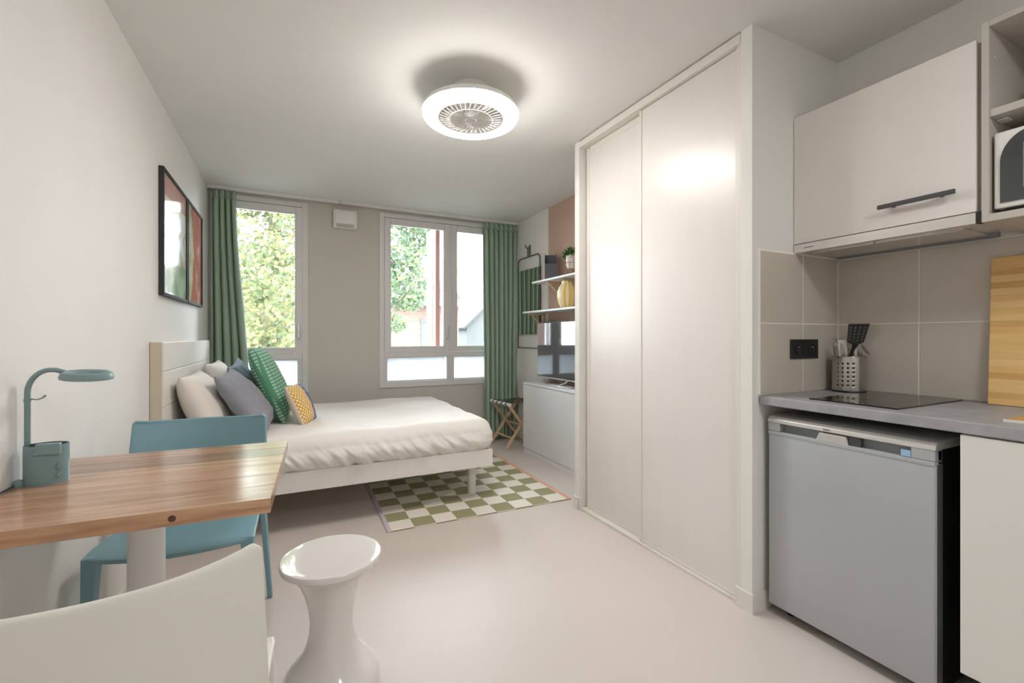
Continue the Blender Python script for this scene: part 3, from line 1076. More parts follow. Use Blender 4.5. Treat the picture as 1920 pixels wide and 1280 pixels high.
def flat(name, outline, holes, origin, ax, ay, th, m, parent):
    """flat bar shape: outline in (a, b); holes are rectangles cut as gaps by building the plate from strips"""
    an = ax.cross(ay).normalized()
    bm = prism(B(), outline, -th / 2, th / 2, 0.0)
    mx = Matrix(((ax.x, ay.x, an.x, origin.x), (ax.y, ay.y, an.y, origin.y), (ax.z, ay.z, an.z, origin.z), (0, 0, 0, 1)))
    xf(bm, mx)
    bmesh.ops.recalc_face_normals(bm, faces=bm.faces)
    return obj(name, bm, m, parent)


# spatula
sp = thing('spatula', 'black slotted spatula standing tallest in the utensil pot', 'spatula', (px_, py_, pz_))
ax, ay = (Rt - F * 0.15).normalized(), (Vector((0, 0, 1)) + Rt * 0.12).normalized()
bm = B()
nx_, ny_ = 26, 26
vv = {}
for i in range(nx_ + 1):
    for j in range(ny_ + 1):
        u, v = i / nx_ - 0.5, j / ny_
        w = 0.062 + 0.016 * v
        vv[i, j] = bm.verts.new(ax * (u * w + 0.004 * v) + ay * (0.095 * v - 0.010 * (1 - v) * (abs(u) * 2) ** 2 * -1.2) + F * (0.006 * math.sin(v * 2)))
for i in range(nx_):
    for j in range(ny_):
        slot = (i - 3) % 6 in (0,) and 3 <= i <= 22 and 4 <= j <= 22 and (j - 4) % 4 in (0, 1)
        if not slot:
            bm.faces.new((vv[i, j], vv[i + 1, j], vv[i + 1, j + 1], vv[i, j + 1]))
o = obj('blade', bm, M['soft_black'], sp, loc=(Rt * 0.022 - F * 0.0 + Vector((0, 0, 0.215))))
solidify(o, 0.003)
tube_pts = [Rt * 0.024 + Vector((0, 0, 0.219)), Rt * 0.014 + Vector((0, 0, 0.19)), Rt * 0.002 + Vector((0, 0, 0.15)), -Rt * 0.018 + F * 0.01 + Vector((0, 0, 0.02))]
obj('shaft', tube(B(), tube_pts, 0.006, 10, radii=[0.011, 0.0065, 0.006, 0.006]), M['soft_black'], sp, smooth=True)

# grater / mesh tool and the other pieces
gr = thing('hand_grater', 'white framed flat grater standing in the utensil pot', 'grater', (px_, py_, pz_))
ax, ay = (Rt - F * 0.2).normalized(), (Vector((0, 0, 1)) - Rt * 0.05).normalized()
bm = B()
for (a0, a1, b0, b1) in ((-0.035, 0.035, 0.1, 0.114), (-0.035, -0.027, 0.0, 0.1), (0.027, 0.035, 0.0, 0.1), (-0.006, -0.001, 0.0, 0.1), (0.0, 0.027, 0.03, 0.033), (0.0, 0.027, 0.055, 0.058), (0.0, 0.027, 0.08, 0.083), (0.012, 0.015, 0.0, 0.1)):
    box(bm, a0, a1, b0, b1, -0.002, 0.002)
an = ax.cross(ay).normalized()
mx = Matrix(((ax.x, ay.x, an.x, 0), (ax.y, ay.y, an.y, 0), (ax.z, ay.z, an.z, 0), (0, 0, 0, 1)))
xf(bm, mx)
o = obj('grater_frame', bm, M['white_plastic'], gr, loc=-Rt * 0.002 + F * 0.028 + Vector((0, 0, 0.122)))
bm = bx(-0.026, -0.006, 0.0, 0.1, -0.0012, 0.0012)
xf(bm, mx)
obj('grater_plate', bm, M['steel_pot'], gr, loc=-Rt * 0.002 + F * 0.028 + Vector((0, 0, 0.122)))
obj('shank', tube(B(), [-Rt * 0.002 + F * 0.028 + Vector((0, 0, 0.124)), -Rt * 0.006 + F * 0.036 + Vector((0, 0, 0.012))], 0.006, 8), M['white_plastic'], gr)

wk = thing('whisk', 'steel wire whisk at the wall side of the utensil pot', 'whisk', (px_, py_, pz_))
base = -Rt * 0.036 - F * 0.012 + Vector((0, 0, 0.13))
tip = -Rt * 0.056 - F * 0.012 + Vector((0, 0, 0.225))
for k in range(4):
    a = PI * k / 4
    e = (Rt * math.cos(a) + F * math.sin(a))
    pts = []
    for q in range(13):
        s = q / 12 * PI
        pts.append(base + (tip - base) * math.sin(s) ** 0.8 + e * (0.017 * math.cos(s)))
    obj('wire_loop', tube(B(), pts, 0.0012, 5), M['steel_pot'], wk)
obj('grip', tube(B(), [base + (tip - base) * 0.02, -Rt * 0.03 - F * 0.02 + Vector((0, 0, 0.02))], 0.006, 10), M['steel_pot'], wk, smooth=True)

ld = thing('serving_spoon', 'steel serving spoon leaning out towards the hob side of the utensil pot', 'spoon', (px_, py_, pz_))
bm = lathe(B(), [(0, -0.004), (0.012, -0.002), (0.02, 0.003), (0.021, 0.0045), (0.019, 0.0045), (0.011, 0.0), (0, -0.0015)], 20, sy=1.6)
xf(bm, Matrix.Translation(Rt * 0.058 + F * 0.012 + Vector((0, 0, 0.192))) @ Matrix.Rotation(-0.47, 4, 'Z') @ Matrix.Rotation(0.8, 4, 'X') @ Matrix.Rotation(0.6, 4, 'Y'))
obj('bowl', bm, M['steel_pot'], ld, smooth='all')
obj('stem', tube(B(), [Rt * 0.048 + F * 0.012 + Vector((0, 0, 0.178)), Rt * 0.03 + F * 0.03 + Vector((0, 0, 0.016))], 0.0035, 8), M['steel_pot'], ld, smooth=True)

# ------------------------------------------------------------------ bed
t = thing('bed', 'white wooden double bed frame with panel headboard against the side wall', 'bed', (0, 0, 0))
BX0, BX1, BY0, BY1 = -0.6, 1.305, 2.97, 4.42
hd = obj('headboard', bx(-0.658, -0.606, 2.931, 4.44, 0.0, 1.145, 0.003), M['white_wood'], t)
obj('edge_band', bx(-0.6575, -0.607, 2.928, 2.9312, 0.0, 1.144), mat('beige edging', (206, 192, 174), 0.5), hd)
obj('headboard_plank', bx(-0.608, -0.601, 2.934, 4.436, 0.80, 0.984, 0.003), M['white_wood'], hd)
obj('headboard_plank', bx(-0.608, -0.601, 2.934, 4.436, 0.988, 1.143, 0.003), M['white_wood'], hd)
obj('headboard_plank', bx(-0.608, -0.601, 2.934, 4.436, 0.55, 0.796, 0.003), M['white_wood'], hd)
obj('side_rail', bx(BX0, BX1, BY0, BY0 + 0.022, 0.245, 0.365, 0.003), M['white_wood'], t)
obj('side_rail', bx(BX0, BX1, BY1 - 0.022, BY1, 0.245, 0.365, 0.003), M['white_wood'], t)
obj('foot_rail', bx(BX1 - 0.022, BX1, BY0 + 0.022, BY1 - 0.022, 0.245, 0.365, 0.003), M['white_wood'], t)
obj('slat_base', bx(BX0, BX1 - 0.022, BY0 + 0.022, BY1 - 0.022, 0.31, 0.34), M['white_wood'], t)
for xx, yy in ((1.215, 3.155), (1.215, 4.24), (-0.5, 3.155), (-0.5, 4.24)):
    obj('leg', lathe(B(), [(0, 0.0065), (0.03, 0.0065), (0.034, 0.31), (0, 0.31)], 24), M['white_wood'], t, loc=(xx, yy, 0), smooth=True)

mt = thing('mattress', 'white mattress lying on the bed frame under the duvet', 'mattress', (0, 0, 0))
obj('mattress_core', bx(BX0 + 0.02, BX1 - 0.04, BY0 + 0.045, BY1 - 0.045, 0.341, 0.52, 0.03, 3), M['linen'], mt, smooth=True)


def duvet_bm():
    x0, x1, y0, y1, z0, z1 = BX0 + 0.005, BX1 + 0.012, BY0 - 0.012, BY1 + 0.012, 0.357, 0.578
    cx, cy = (x0 + x1) / 2, (y0 + y1) / 2
    hx, hy = (x1 - x0) / 2, (y1 - y0) / 2
    bm = B()
    bmesh.ops.create_cube(bm, size=2)
    # dense grid box
    bm.free()
    bm = B()
    nx, ny, ns = 190, 130, 44
    rim = 0.085
    rows = []
    # profile parameter p: 0 at centre of top ... build as polar-like: top grid + skirt rings
    top = [[None] * (ny + 1) for _ in range(nx + 1)]

    def zt(x, y):
        n1 = nz(x * 3.0, y * 3.5, 1.7) * 0.012 + nz(x * 9, y * 7, 4.2) * 0.004
        # soft dents and long folds
        n1 += 0.006 * abs(nz(x * 2.2 + y * 3, y * 7 - x * 2, 9.1))
        sag = -0.012 * math.exp(-((x + 0.35) / 0.3) ** 2)
        return z1 + n1 + sag

    for i in range(nx + 1):
        for j in range(ny + 1):
            u, v = i / nx * 2 - 1, j / ny * 2 - 1
            x, y = cx + u * (hx - rim), cy + v * (hy - rim)
            top[i][j] = bm.verts.new((x, y, zt(x, y)))
    for i in range(nx):
        for j in range(ny):
            bm.faces.new((top[i][j], top[i + 1][j], top[i + 1][j + 1], top[i][j + 1]))
    loop = [(i, 0) for i in range(nx + 1)] + [(nx, j) for j in range(1, ny + 1)] + [(i, ny) for i in range(nx - 1, -1, -1)] + [(0, j) for j in range(ny - 1, 0, -1)]
    base = [top[i][j] for i, j in loop]
    nrm = []
    for (i, j) in loop:
        d = Vector((0, 0, 0))
        if i == 0:
            d.x -= 1
        if i == nx:
            d.x += 1
        if j == 0:
            d.y -= 1
        if j == ny:
            d.y += 1
        nrm.append(d.normalized())
    prev = base
    perim = 0.0
    arc = []
    for k in range(len(base)):
        arc.append(perim)
        perim += (base[(k + 1) % len(base)].co - base[k].co).length
    L = 0.0
    for q in range(1, ns + 1):
        s = q / ns
        ring = []
        for k, b0 in enumerate(base):
            # quarter roll, bulging side, then tuck inwards
            if s < 0.42:
                a = s / 0.42 * PI / 2
                out = rim * math.sin(a)
                z = b0.co.z - rim * (1 - math.cos(a))
            else:
                w = (s - 0.42) / 0.58
                out = rim + 0.016 * math.sin(w * PI) - 0.035 * w ** 2.2
                z = b0.co.z - rim - (b0.co.z - rim - z0) * w
            n_ = nrm[k]
            if s < 0.42 or True:
                fold_env = min(1, max(0, (s - 0.22) * 2.6))
            c = arc[k]
            slope = 1.1 * s
            f1 = nz(c * 9 - slope * 1.2, s * 1.2, 3.3)
            f2 = nz(c * 17 - slope * 3.2, s * 2.0, 7.7) + 0.55 * nz(c * 38 - slope * 7.0, s * 3.0, 1.1)
            rid = (1 - abs(f1) * 2.2)
            disp = fold_env * (0.02 * rid * max(0, nz(c * 2.3, 0.3, 5.5) + 0.55) + 0.013 * f2 * (0.4 + s))
            zz = z + fold_env * (0.006 * nz(c * 5, s * 2, 2.2) if s > 0.9 else 0)
            ring.append(bm.verts.new(b0.co + n_ * (out + disp) + Vector((0, 0, zz - b0.co.z))))
        for k in range(len(base)):
            k2 = (k + 1) % len(base)
            bm.faces.new((prev[k], ring[k], ring[k2], prev[k2]))
        prev = ring
    bmesh.ops.recalc_face_normals(bm, faces=bm.faces)
    return bm


dv = obj('duvet', duvet_bm(), M['linen'], smooth='all')
tag(dv, 'white crumpled duvet tucked over the whole bed', 'duvet')


def cushion_bm(w, h, t, n=30, seed=0, wr=0.006, pinch=0.06, hard=0.45):
    """square pillow in its xy plane, thick along z, with pulled in sides and pointed corners"""
    bm = B()
    fr, bk = {}, {}
    for i in range(n + 1):
        for j in range(n + 1):
            u, v = i / n * 2 - 1, j / n * 2 - 1
            ex = 1 - pinch * (1 - v * v) * 0 - pinch * (1 - abs(v) ** 2) * abs(u) ** 3
            ey = 1 - pinch * (1 - abs(u) ** 2) * abs(v) ** 3
            x, y = u * w / 2 * ex, v * h / 2 * ey
            prof = max(0.0, (1 - u * u)) ** hard * max(0.0, (1 - v * v)) ** hard
            wz = wr * nz(u * 2.6, v * 2.6, seed) + wr * 0.6 * nz(u * 6, v * 5, seed + 3)
            z = t / 2 * prof + wz * prof
            edge = i in (0, n) or j in (0, n)
            a = bm.verts.new((x, y, z))
            fr[i, j] = a
            bk[i, j] = a if edge else bm.verts.new((x, y, -t / 2 * prof + wr * nz(u * 2.6, v * 2.6, seed + 20) * prof))
    for i in range(n):
        for j in range(n):
            bm.faces.new((fr[i, j], fr[i + 1, j], fr[i + 1, j + 1], fr[i, j + 1]))
            bm.faces.new((bk[i, j], bk[i, j + 1], bk[i + 1, j + 1], bk[i + 1, j]))
    return bm


def cushion(name, label, cat, m, w, h, t, loc, yaw, lean, roll=0.0, seed=0, wr=0.006, pinch=0.06, hard=0.45, group=None):
    """stands on its edge: local x runs along the wall, local y up, local z out into the room, leaning back"""
    o = obj(name, cushion_bm(w, h, t, seed=seed, wr=wr, pinch=pinch, hard=hard), m, smooth='all')
    # base pose: face normal +X, up Z
    basis = Matrix(((0, 0, 1, 0), (1, 0, 0, 0), (0, 1, 0, 0), (0, 0, 0, 1)))
    o.matrix_world = Matrix.Translation(loc) @ Matrix.Rotation(yaw, 4, 'Z') @ Matrix.Rotation(-lean, 4, 'Y') @ Matrix.Rotation(roll, 4, 'X') @ basis
    tag(o, label, cat, group)
    # piped seam
    return o


PW = 'pillows and cushions at the head of the bed'
cushion('pillow', 'white bed pillow nearest the blue chair, leaning on the headboard', 'pillow', M['pillow_white'], 0.62, 0.42, 0.2, (-0.475, 3.36, 0.755), 0.0, 0.42, seed=1, group=PW)
cushion('pillow', 'white bed pillow on the window half of the headboard', 'pillow', M['pillow_white'], 0.62, 0.44, 0.18, (-0.455, 4.03, 0.78), 0.0, 0.36, seed=2, group=PW)
cushion('cushion', 'slate grey linen cushion in front of the white pillows', 'cushion', M['pillow_grey'], 0.46, 0.46, 0.17, (-0.255, 3.36, 0.762), -0.1, 0.62, 0.05, seed=3, wr=0.014, pinch=0.09, group=PW)
cushion('cushion', 'blue grey linen cushion showing its corner behind the slate grey one', 'cushion', M['pillow_blue'], 0.44, 0.44, 0.14, (-0.29, 3.82, 0.79), -0.1, 0.4, 0.12, seed=4, wr=0.014, pinch=0.09, group=PW)
cushion('cushion', 'large green checked cushion standing upright by the window', 'cushion', M['check'], 0.56, 0.58, 0.17, (-0.13, 3.74, 0.835), -0.05, 0.38, 0.0, seed=5, wr=0.008, pinch=0.08, group=PW)
cushion('cushion', 'small cream cushion with mustard diamond and blue panels', 'cushion', M['patch'], 0.30, 0.30, 0.11, (0.065, 3.5, 0.70), -0.32, 0.42, 0.0, seed=6, wr=0.005, pinch=0.05, group=PW)

# rug
def rug_fn(u, v):
    x, y = u * 1.3, v * 1.85
    z = 0.006
    # low fold running from the bed leg
    d = (x - 0.62) * 0.55 - (y - 0.52) * 0.83
    al = (x - 0.62) * 0.83 + (y - 0.52) * 0.55
    z += 0.012 * math.exp(-(d / 0.03) ** 2) * math.exp(-((al + 0.06) / 0.22) ** 2) if y > 0.3 else 0
    return Vector((x, y, z))


o = obj('rug', grid_surface(rug_fn, 80, 110), M['rug'], loc=(0.515, 2.742, 0), rot=(0, 0, -0.012), smooth='all')
solidify(o, 0.005, -1)
tag(o, 'olive and cream checked woven rug half under the bed', 'rug')

# ------------------------------------------------------------------ framed pictures
for (y0, y1, z0, z1, k, lab) in ((3.105, 3.752, 1.405, 2.125, 'reflection_print0', 'black framed picture with green window reflection painted in, nearer the desk lamp'), (3.778, 4.335, 1.407, 2.127, 'reflection_print1', 'black framed picture with red reflection painted in, nearer the curtain')):
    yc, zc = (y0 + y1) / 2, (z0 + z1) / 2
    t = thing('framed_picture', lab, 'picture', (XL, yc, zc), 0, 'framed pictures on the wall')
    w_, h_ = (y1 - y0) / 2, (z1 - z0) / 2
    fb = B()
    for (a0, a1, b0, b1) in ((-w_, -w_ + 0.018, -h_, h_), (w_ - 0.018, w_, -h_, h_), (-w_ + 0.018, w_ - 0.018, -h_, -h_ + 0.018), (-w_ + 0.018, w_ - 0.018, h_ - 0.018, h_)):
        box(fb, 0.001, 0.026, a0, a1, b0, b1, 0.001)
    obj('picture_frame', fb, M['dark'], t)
    obj('glazed_reflection_print', bx(0.001, 0.018, -w_ + 0.016, w_ - 0.016, -h_ + 0.016, h_ - 0.016), M[k], t)

# ------------------------------------------------------------------ mirror
t = thing('wall_mirror', 'rectangular wall mirror hung in a thin wire frame beside the curtain', 'mirror', (XR, 4.4, 0))
MY = 0.255
wf = []
for k in range(7):
    a = PI / 2 * k / 6
    wf.append((-0.018, MY - 0.06 + 0.06 * math.cos(a), 2.06 - 0.06 + 0.06 * math.sin(a)))
for k in range(7):
    a = PI / 2 + PI / 2 * k / 6
    wf.append((-0.018, -MY + 0.06 + 0.06 * math.cos(a), 2.06 - 0.06 + 0.06 * math.sin(a)))
wf += [(-0.018, -MY, 1.05), (-0.018, MY, 1.05), (-0.018, MY, 1.995)]
obj('wire_frame', tube(B(), wf, 0.006, 8), M['wire'], t, smooth='all')
o = obj('mirror_glass', bx(-0.0225, -0.0165, -MY + 0.006, MY - 0.006, 1.2, 1.92, 0.001), M['mirror'], t)
obj('mirror_back', bx(-0.0165, -0.004, -MY + 0.006, MY - 0.006, 1.2, 1.92), M['dark'], t)
t = thing('wall_hook', 'small grey wall hook carrying the wire framed mirror', 'hook', (XR, 4.4, 2.1))
obj('hook_plate', bx(-0.006, 0, -0.022, 0.022, -0.02, 0.09, 0.003), M['fridge_recess'], t)
obj('hook_arm', tube(B(), [(-0.004, 0, 0.05), (-0.05, 0, 0.055), (-0.055, 0, 0.085)], 0.006, 8), M['wire'], t, smooth=True)
obj('hook_strap', bx(-0.028, -0.022, -0.02, 0.02, -0.05, 0.065, 0.002), M['fridge_recess'], t)


# ------------------------------------------------------------------ wall shelves
def shelf(name, label, y0, y1, x0, z, brackets):
    t = thing(name, label, 'shelf', (0, 0, 0), 0, 'white wall shelves over the television')
    obj('shelf_board', bx(x0, XR - 0.001, y0, y1, z - 0.018, z, 0.002), M['white_furn'], t)
    for yb in brackets:
        b_ = obj('bracket', bx(XR - 0.02, XR - 0.001, yb - 0.012, yb + 0.012, z - 0.16, z - 0.0185, 0.002), M['pale_wood'], t)
        obj('bracket_arm', bx(x0 + 0.03, XR - 0.0205, yb - 0.012, yb + 0.012, z - 0.036, z - 0.0185, 0.002), M['pale_wood'], b_)
        br = bx(-0.009, 0.009, -0.010, 0.010, 0, 0.185, 0.002)
        xf(br, Matrix.Translation((XR - 0.018, yb, z - 0.158)) @ Matrix.Rotation(-math.radians(48), 4, 'Y'))
        obj('bracket_brace', br, M['pale_wood'], b_)


shelf('wall_shelf', 'upper white wall shelf carrying the grey file holder and plant', 2.95, 3.97, 2.172, 1.722, (3.72, 3.15))
shelf('wall_shelf', 'lower white wall shelf carrying the yellow striped vase', 2.95, 4.17, 2.172, 1.432, (4.075, 2.985))

t = thing('file_holder', 'slate grey open file holder on the upper wall shelf', 'file holder', (2.285, 3.79, 1.722), math.radians(58))
hw, hd_ = 0.056, 0.075
bm = bx(-hd_, hd_, -hw, hw, 0, 0.004)
obj('bottom', bm, M['holder'], t)
obj('back_panel', bx(hd_ - 0.004, hd_, -hw, hw, 0.004, 0.262), M['holder'], t)
obj('front_panel', bx(-hd_, -hd_ + 0.004, -hw, hw, 0.004, 0.155), M['holder'], t)
for s in (-1, 1):
    sb = prism(B(), [(-hd_ + 0.004, 0.004), (hd_ - 0.004, 0.004), (hd_ - 0.004, 0.262), (-0.01, 0.262), (-hd_ + 0.004, 0.155)], 0, 0.004)
    xf(sb, Matrix(((1, 0, 0, 0), (0, 0, 1, s * hw - (0.004 if s > 0 else 0)), (0, 1, 0, 0), (0, 0, 0, 1))))
    bmesh.ops.recalc_face_normals(sb, faces=sb.faces)
    obj('side_panel', sb, M['holder'], t)

t = thing('striped_vase', 'round yellow and white striped ceramic vase on the lower wall shelf', 'vase', (2.27, 3.47, 1.432))
bm = B()
prof = [(0, 0.002), (0.055, 0), (0.06, 0.004), (0.083, 0.05), (0.095, 0.1), (0.093, 0.15), (0.075, 0.195), (0.056, 0.22), (0.052, 0.235), (0.056, 0.25), (0.05, 0.25), (0.046, 0.235), (0.05, 0.215), (0, 0.2)]
lathe(bm, prof, 66)
for v in bm.verts:
    r_ = math.hypot(v.co.x, v.co.y)
    if r_ > 0.01 and 0.003 < v.co.z < 0.22:
        a = math.atan2(v.co.y, v.co.x)
        k = 1 + 0.035 * math.cos(11 * a - 0.2)
        v.co.x *= k
        v.co.y *= k
obj('vase_body', bm, M['vase'], t, smooth='all')

t = thing('potted_plant', 'small green plant in a white pot held by a wire stand on the upper shelf', 'plant', (2.28, 3.43, 1.722))
obj('plant_pot', lathe(B(), [(0, 0.07), (0.03, 0.07), (0.042, 0.1), (0.046, 0.185), (0.042, 0.185), (0.038, 0.17), (0, 0.17)], 28), M['pot_white'], t, smooth=True)
wb = B()
for k in range(4):
    a = PI / 4 + PI / 2 * k
    tube(wb, [(0.06 * math.cos(a), 0.06 * math.sin(a), 0.002), (0.047 * math.cos(a), 0.047 * math.sin(a), 0.12)], 0.002, 6)
tube(wb, [(0.0475 * math.cos(2 * PI * k / 24), 0.0475 * math.sin(2 * PI * k / 24), 0.12) for k in range(25)], 0.002, 6, cap=False)
obj('wire_stand', wb, M['copper_wire'], t)
rnd = random.Random(4)
vs, fs = [], []
for k in range(260):
    d = Vector((rnd.gauss(0, 1), rnd.gauss(0, 1), rnd.gauss(0.6, 0.8))).normalized()
    o_ = Vector((0, 0, 0.185)) + d * rnd.uniform(0.02, 0.07)
    s = d.orthogonal().normalized() * rnd.uniform(0.005, 0.009)
    s = Matrix.Rotation(rnd.uniform(0, 6.28), 3, d) @ s
    i = len(vs)
    e = d * rnd.uniform(0.02, 0.035)
    vs += [o_ - s * 0.2, o_ + e * 0.5 - s, o_ + e, o_ + e * 0.5 + s]
    fs.append((i, i + 1, i + 2, i + 3))
me = bpy.data.meshes.new('foliage')
me.from_pydata([tuple(v) for v in vs], [], fs)
me.materials.append(M['leaf_house'])
fo = link_obj('foliage', me, t)
fo['kind'] = 'stuff'
obj('stems', tube(B(), [(0, 0, 0.165), (0.004, 0, 0.24)], 0.004, 6), M['leaf_house'], t)

# ------------------------------------------------------------------ television and its cabinet
t = thing('sideboard', 'long low white sideboard under the television', 'sideboard', (0, 0, 0))
obj('carcass', bx(2.14, XR - 0.012, 2.62, 4.055, 0.05, 0.695), M['white_furn'], t)
obj('top_board', bx(2.118, XR - 0.012, 2.62, 4.06, 0.695, 0.715, 0.002), M['white_furn'], t)
obj('front_panel', bx(2.122, 2.139, 3.0, 4.057, 0.055, 0.69, 0.0015), M['white_furn'], t)
obj('front_panel', bx(2.122, 2.139, 2.62, 2.996, 0.055, 0.69, 0.0015), M['white_furn'], t)
obj('plinth', bx(2.128, XR - 0.02, 2.62, 4.055, 0, 0.05), M['white_furn'], t)

t = thing('television', 'flat black television on a low stand on the white sideboard', 'television', (2.29, 3.53, 0.7153))
obj('cabinet_shell', bx(-0.012, 0.028, -0.51, 0.51, 0.05, 0.602, 0.004), M['black'], t)
obj('screen', bx(-0.0145, -0.0118, -0.502, 0.502, 0.062, 0.594), M['dark_glass'], t)
obj('bottom_bezel', bx(-0.016, -0.01, -0.508, 0.508, 0.05, 0.061, 0.001), M['alu'], t)
st = B()
loop = [(0.06, 0.22), (-0.09, 0.24), (-0.105, 0.2), (-0.105, -0.2), (-0.09, -0.24), (0.06, -0.22)]
tube(st, [(x, y, 0.005) for x, y in loop], 0.005, 8)
tube(st, [(-0.09, 0.0, 0.005), (-0.02, 0.03, 0.03), (0.006, 0.04, 0.06)], 0.006, 8)
tube(st, [(-0.09, -0.0, 0.005), (-0.02, -0.03, 0.03), (0.006, -0.04, 0.06)], 0.006, 8)
obj('stand', st, M['alu'], t, smooth=True)

# ------------------------------------------------------------------ folding luggage rack
t = thing('luggage_rack', 'folding wooden luggage rack with black straps in front of the curtain', 'luggage rack', (2.17, 4.38, 0), 0.1)
# local: x across, y along the top bars
for s, nm in ((-1, 'a'), (1, 'b')):
    obj('top_bar', tube(B(), [(s * 0.165, -0.2, 0.468), (s * 0.165, 0.2, 0.468)], 0.017, 12), M['white_plastic'] if s < 0 else M['pale_wood'], t, smooth=True)
for y_ in (-0.165, 0.165):
    for s in (-1, 1):
        yo = y_ + s * 0.011
        a, b = Vector((s * 0.165, yo, 0.46)), Vector((-s * 0.19, yo, 0.0))
        d = b - a
        lg = bx(-0.014, 0.014, -0.009, 0.009, 0, d.length, 0.002)
        ang = math.atan2(d.x, d.z)
        xf(lg, Matrix.Translation(a) @ Matrix.Rotation(ang, 4, 'Y'))
        obj('leg', lg, M['pale_wood'], t)
for s in (-1, 1):
    xx = -s * 0.19 * 0.76 + s * 0.165 * 0.24
    obj('stretcher', tube(B(), [(xx, -0.165, 0.11), (xx, 0.165, 0.11)], 0.009, 10), M['pale_wood'], t, smooth=True)
obj('stretcher', tube(B(), [(-0.015, -0.165, 0.245), (-0.015, 0.165, 0.245)], 0.008, 10), M['pale_wood'], t, smooth=True)
for y_ in (-0.135, -0.045, 0.045, 0.135):
    def sf(u, v, y_=y_):
        a = u * 2 - 1
        if abs(a) > 0.9:
            q = (abs(a) - 0.9) / 0.1 * PI * 1.3
            return Vector(((0.165 + 0.0185 * math.sin(q)) * (1 if a > 0 else -1), y_ - 0.018 + 0.036 * v, 0.468 + 0.0185 * math.cos(q)))
        return Vector((a / 0.9 * 0.165, y_ - 0.018 + 0.036 * v, 0.4865 - 0.012 * (1 - (a / 0.9) ** 2)))
    o = obj('strap', grid_surface(sf, 60, 1), M['strap'], t, smooth='all')
    solidify(o, 0.002, 1)

# ------------------------------------------------------------------ table
ZT = 0.775
t = thing('dining_table', 'wooden plank table on a round white column against the side wall', 'table', (-0.045, 1.258, 0), math.radians(-3.0))
# local x runs from the wall (negative) to the free end (0), y from near edge (0) to far edge
ny_p = 6
wp = 0.67 / ny_p
for k in range(ny_p):
    x_l = (XL + 0.003 + 0.045) - 0.0524 * (k * wp)
    o = obj('plank', bx(x_l, 0, k * wp + 0.0004, (k + 1) * wp - 0.0004, ZT - 0.036, ZT, 0.0012), M['teak'], t)
    o.color = (1, 1, 1, 1)
obj('edge_knot', lathe(B(), [(0, 0.0006), (0.006, 0.0006), (0.008, 0.0)], 16), mat('dark knot', (84, 50, 30), 0.6, var=0.2, vscale=60), t, loc=(-0.2, 0.0004, ZT - 0.019), rot=(PI / 2, 0, 0))
obj('column', lathe(B(), [(0, 0.012), (0.045, 0.012), (0.045, ZT - 0.044), (0, ZT - 0.044)], 40), M['steel_white'], t, loc=(-0.362, 0.405, 0), smooth=True)
obj('top_plate', bx(-0.5, -0.13, 0.25, 0.59, ZT - 0.044, ZT - 0.0365), M['steel_white'], t)
obj('base_plate', bx(-0.53, -0.1, 0.2, 0.64, 0, 0.012, 0.003), M['steel_white'], t)


# ------------------------------------------------------------------ chairs
def leg_bm(top, bot, wt, wb):
    """tapered rectangular leg from top centre to bottom centre"""
    bm = B()
    r = []
    for (c, w, d) in ((Vector(top), wt[0], wt[1]), (Vector(bot), wb[0], wb[1])):
        r.append([bm.verts.new(c + Vector((sx * w / 2, sy * d / 2, 0))) for sx, sy in ((-1, -1), (1, -1), (1, 1), (-1, 1))])
    bm.faces.new(list(reversed(r[1])))
    bm.faces.new(r[0])
    for k in range(4):
        bm.faces.new((r[1][k], r[1][(k + 1) % 4], r[0][(k + 1) % 4], r[0][k]))
    bmesh.ops.recalc_face_normals(bm, faces=bm.faces)
    bmesh.ops.bevel(bm, geom=list(bm.edges), offset=0.004, segments=2, affect='EDGES', profile=0.5)
    return bm


def make_chair(name, label, m, loc, rz, group):
    t = thing(name, label, 'chair', loc, rz, group)

    # seat: faces +y, curved front edge, dipped middle
    def sfn(u, v):
        x = u * 2 - 1
        half = 0.222 + 0.028 * v
        yb = -0.19 - 0.025 * (1 - x * x)
        yf = 0.185 + 0.05 * (1 - abs(x) ** 2.2)
        y = yb + (yf - yb) * v
        z = 0.452 - 0.010 * (1 - x * x) * math.sin(PI * min(1, v * 1.05)) - 0.012 * max(0, v - 0.85) / 0.15 * (1 - 0.3 * abs(x))
        return Vector((x * half, y, z))
    s = obj('seat', grid_surface(sfn, 24, 24), m, t, smooth='all')
    solidify(s, 0.016, -1)
    bv = s.modifiers.new('edge', 'BEVEL')
    bv.width = 0.004
    bv.segments = 2
    bv.limit_method = 'ANGLE'

    def bfn(u, v):
        x = u * 2 - 1
        z = 0.448 + v * (0.372 + 0.012 * x * x * x * x)
        half = 0.252 - 0.014 * v
        cr = 0.012
        e = max(0, (v - 0.965) / 0.035)
        half -= cr * (1 - math.sqrt(max(0, 1 - e * e)))
        y = -0.135 - 0.078 * (1 - abs(x) ** 2.1) - 0.052 * v ** 1.3
        return Vector((x * half, y, z))
    b = obj('backrest', grid_surface(bfn, 32, 40), m, t, smooth='all')
    solidify(b, 0.011, 0)
    bv = b.modifiers.new('edge', 'BEVEL')
    bv.width = 0.0035
    bv.segments = 2
    bv.limit_method = 'ANGLE'
    for sx in (-1, 1):
        obj('leg', leg_bm((sx * 0.226, 0.168, 0.447), (sx * 0.236, 0.19, 0.0), (0.042, 0.05), (0.022, 0.026)), m, t)
        obj('leg', leg_bm((sx * 0.228, -0.15, 0.5), (sx * 0.25, -0.225, 0.0), (0.02, 0.065), (0.02, 0.022)), m, t)
    obj('apron', bx(-0.2, 0.2, -0.172, -0.156, 0.405, 0.44, 0.003), m, t)
    return t


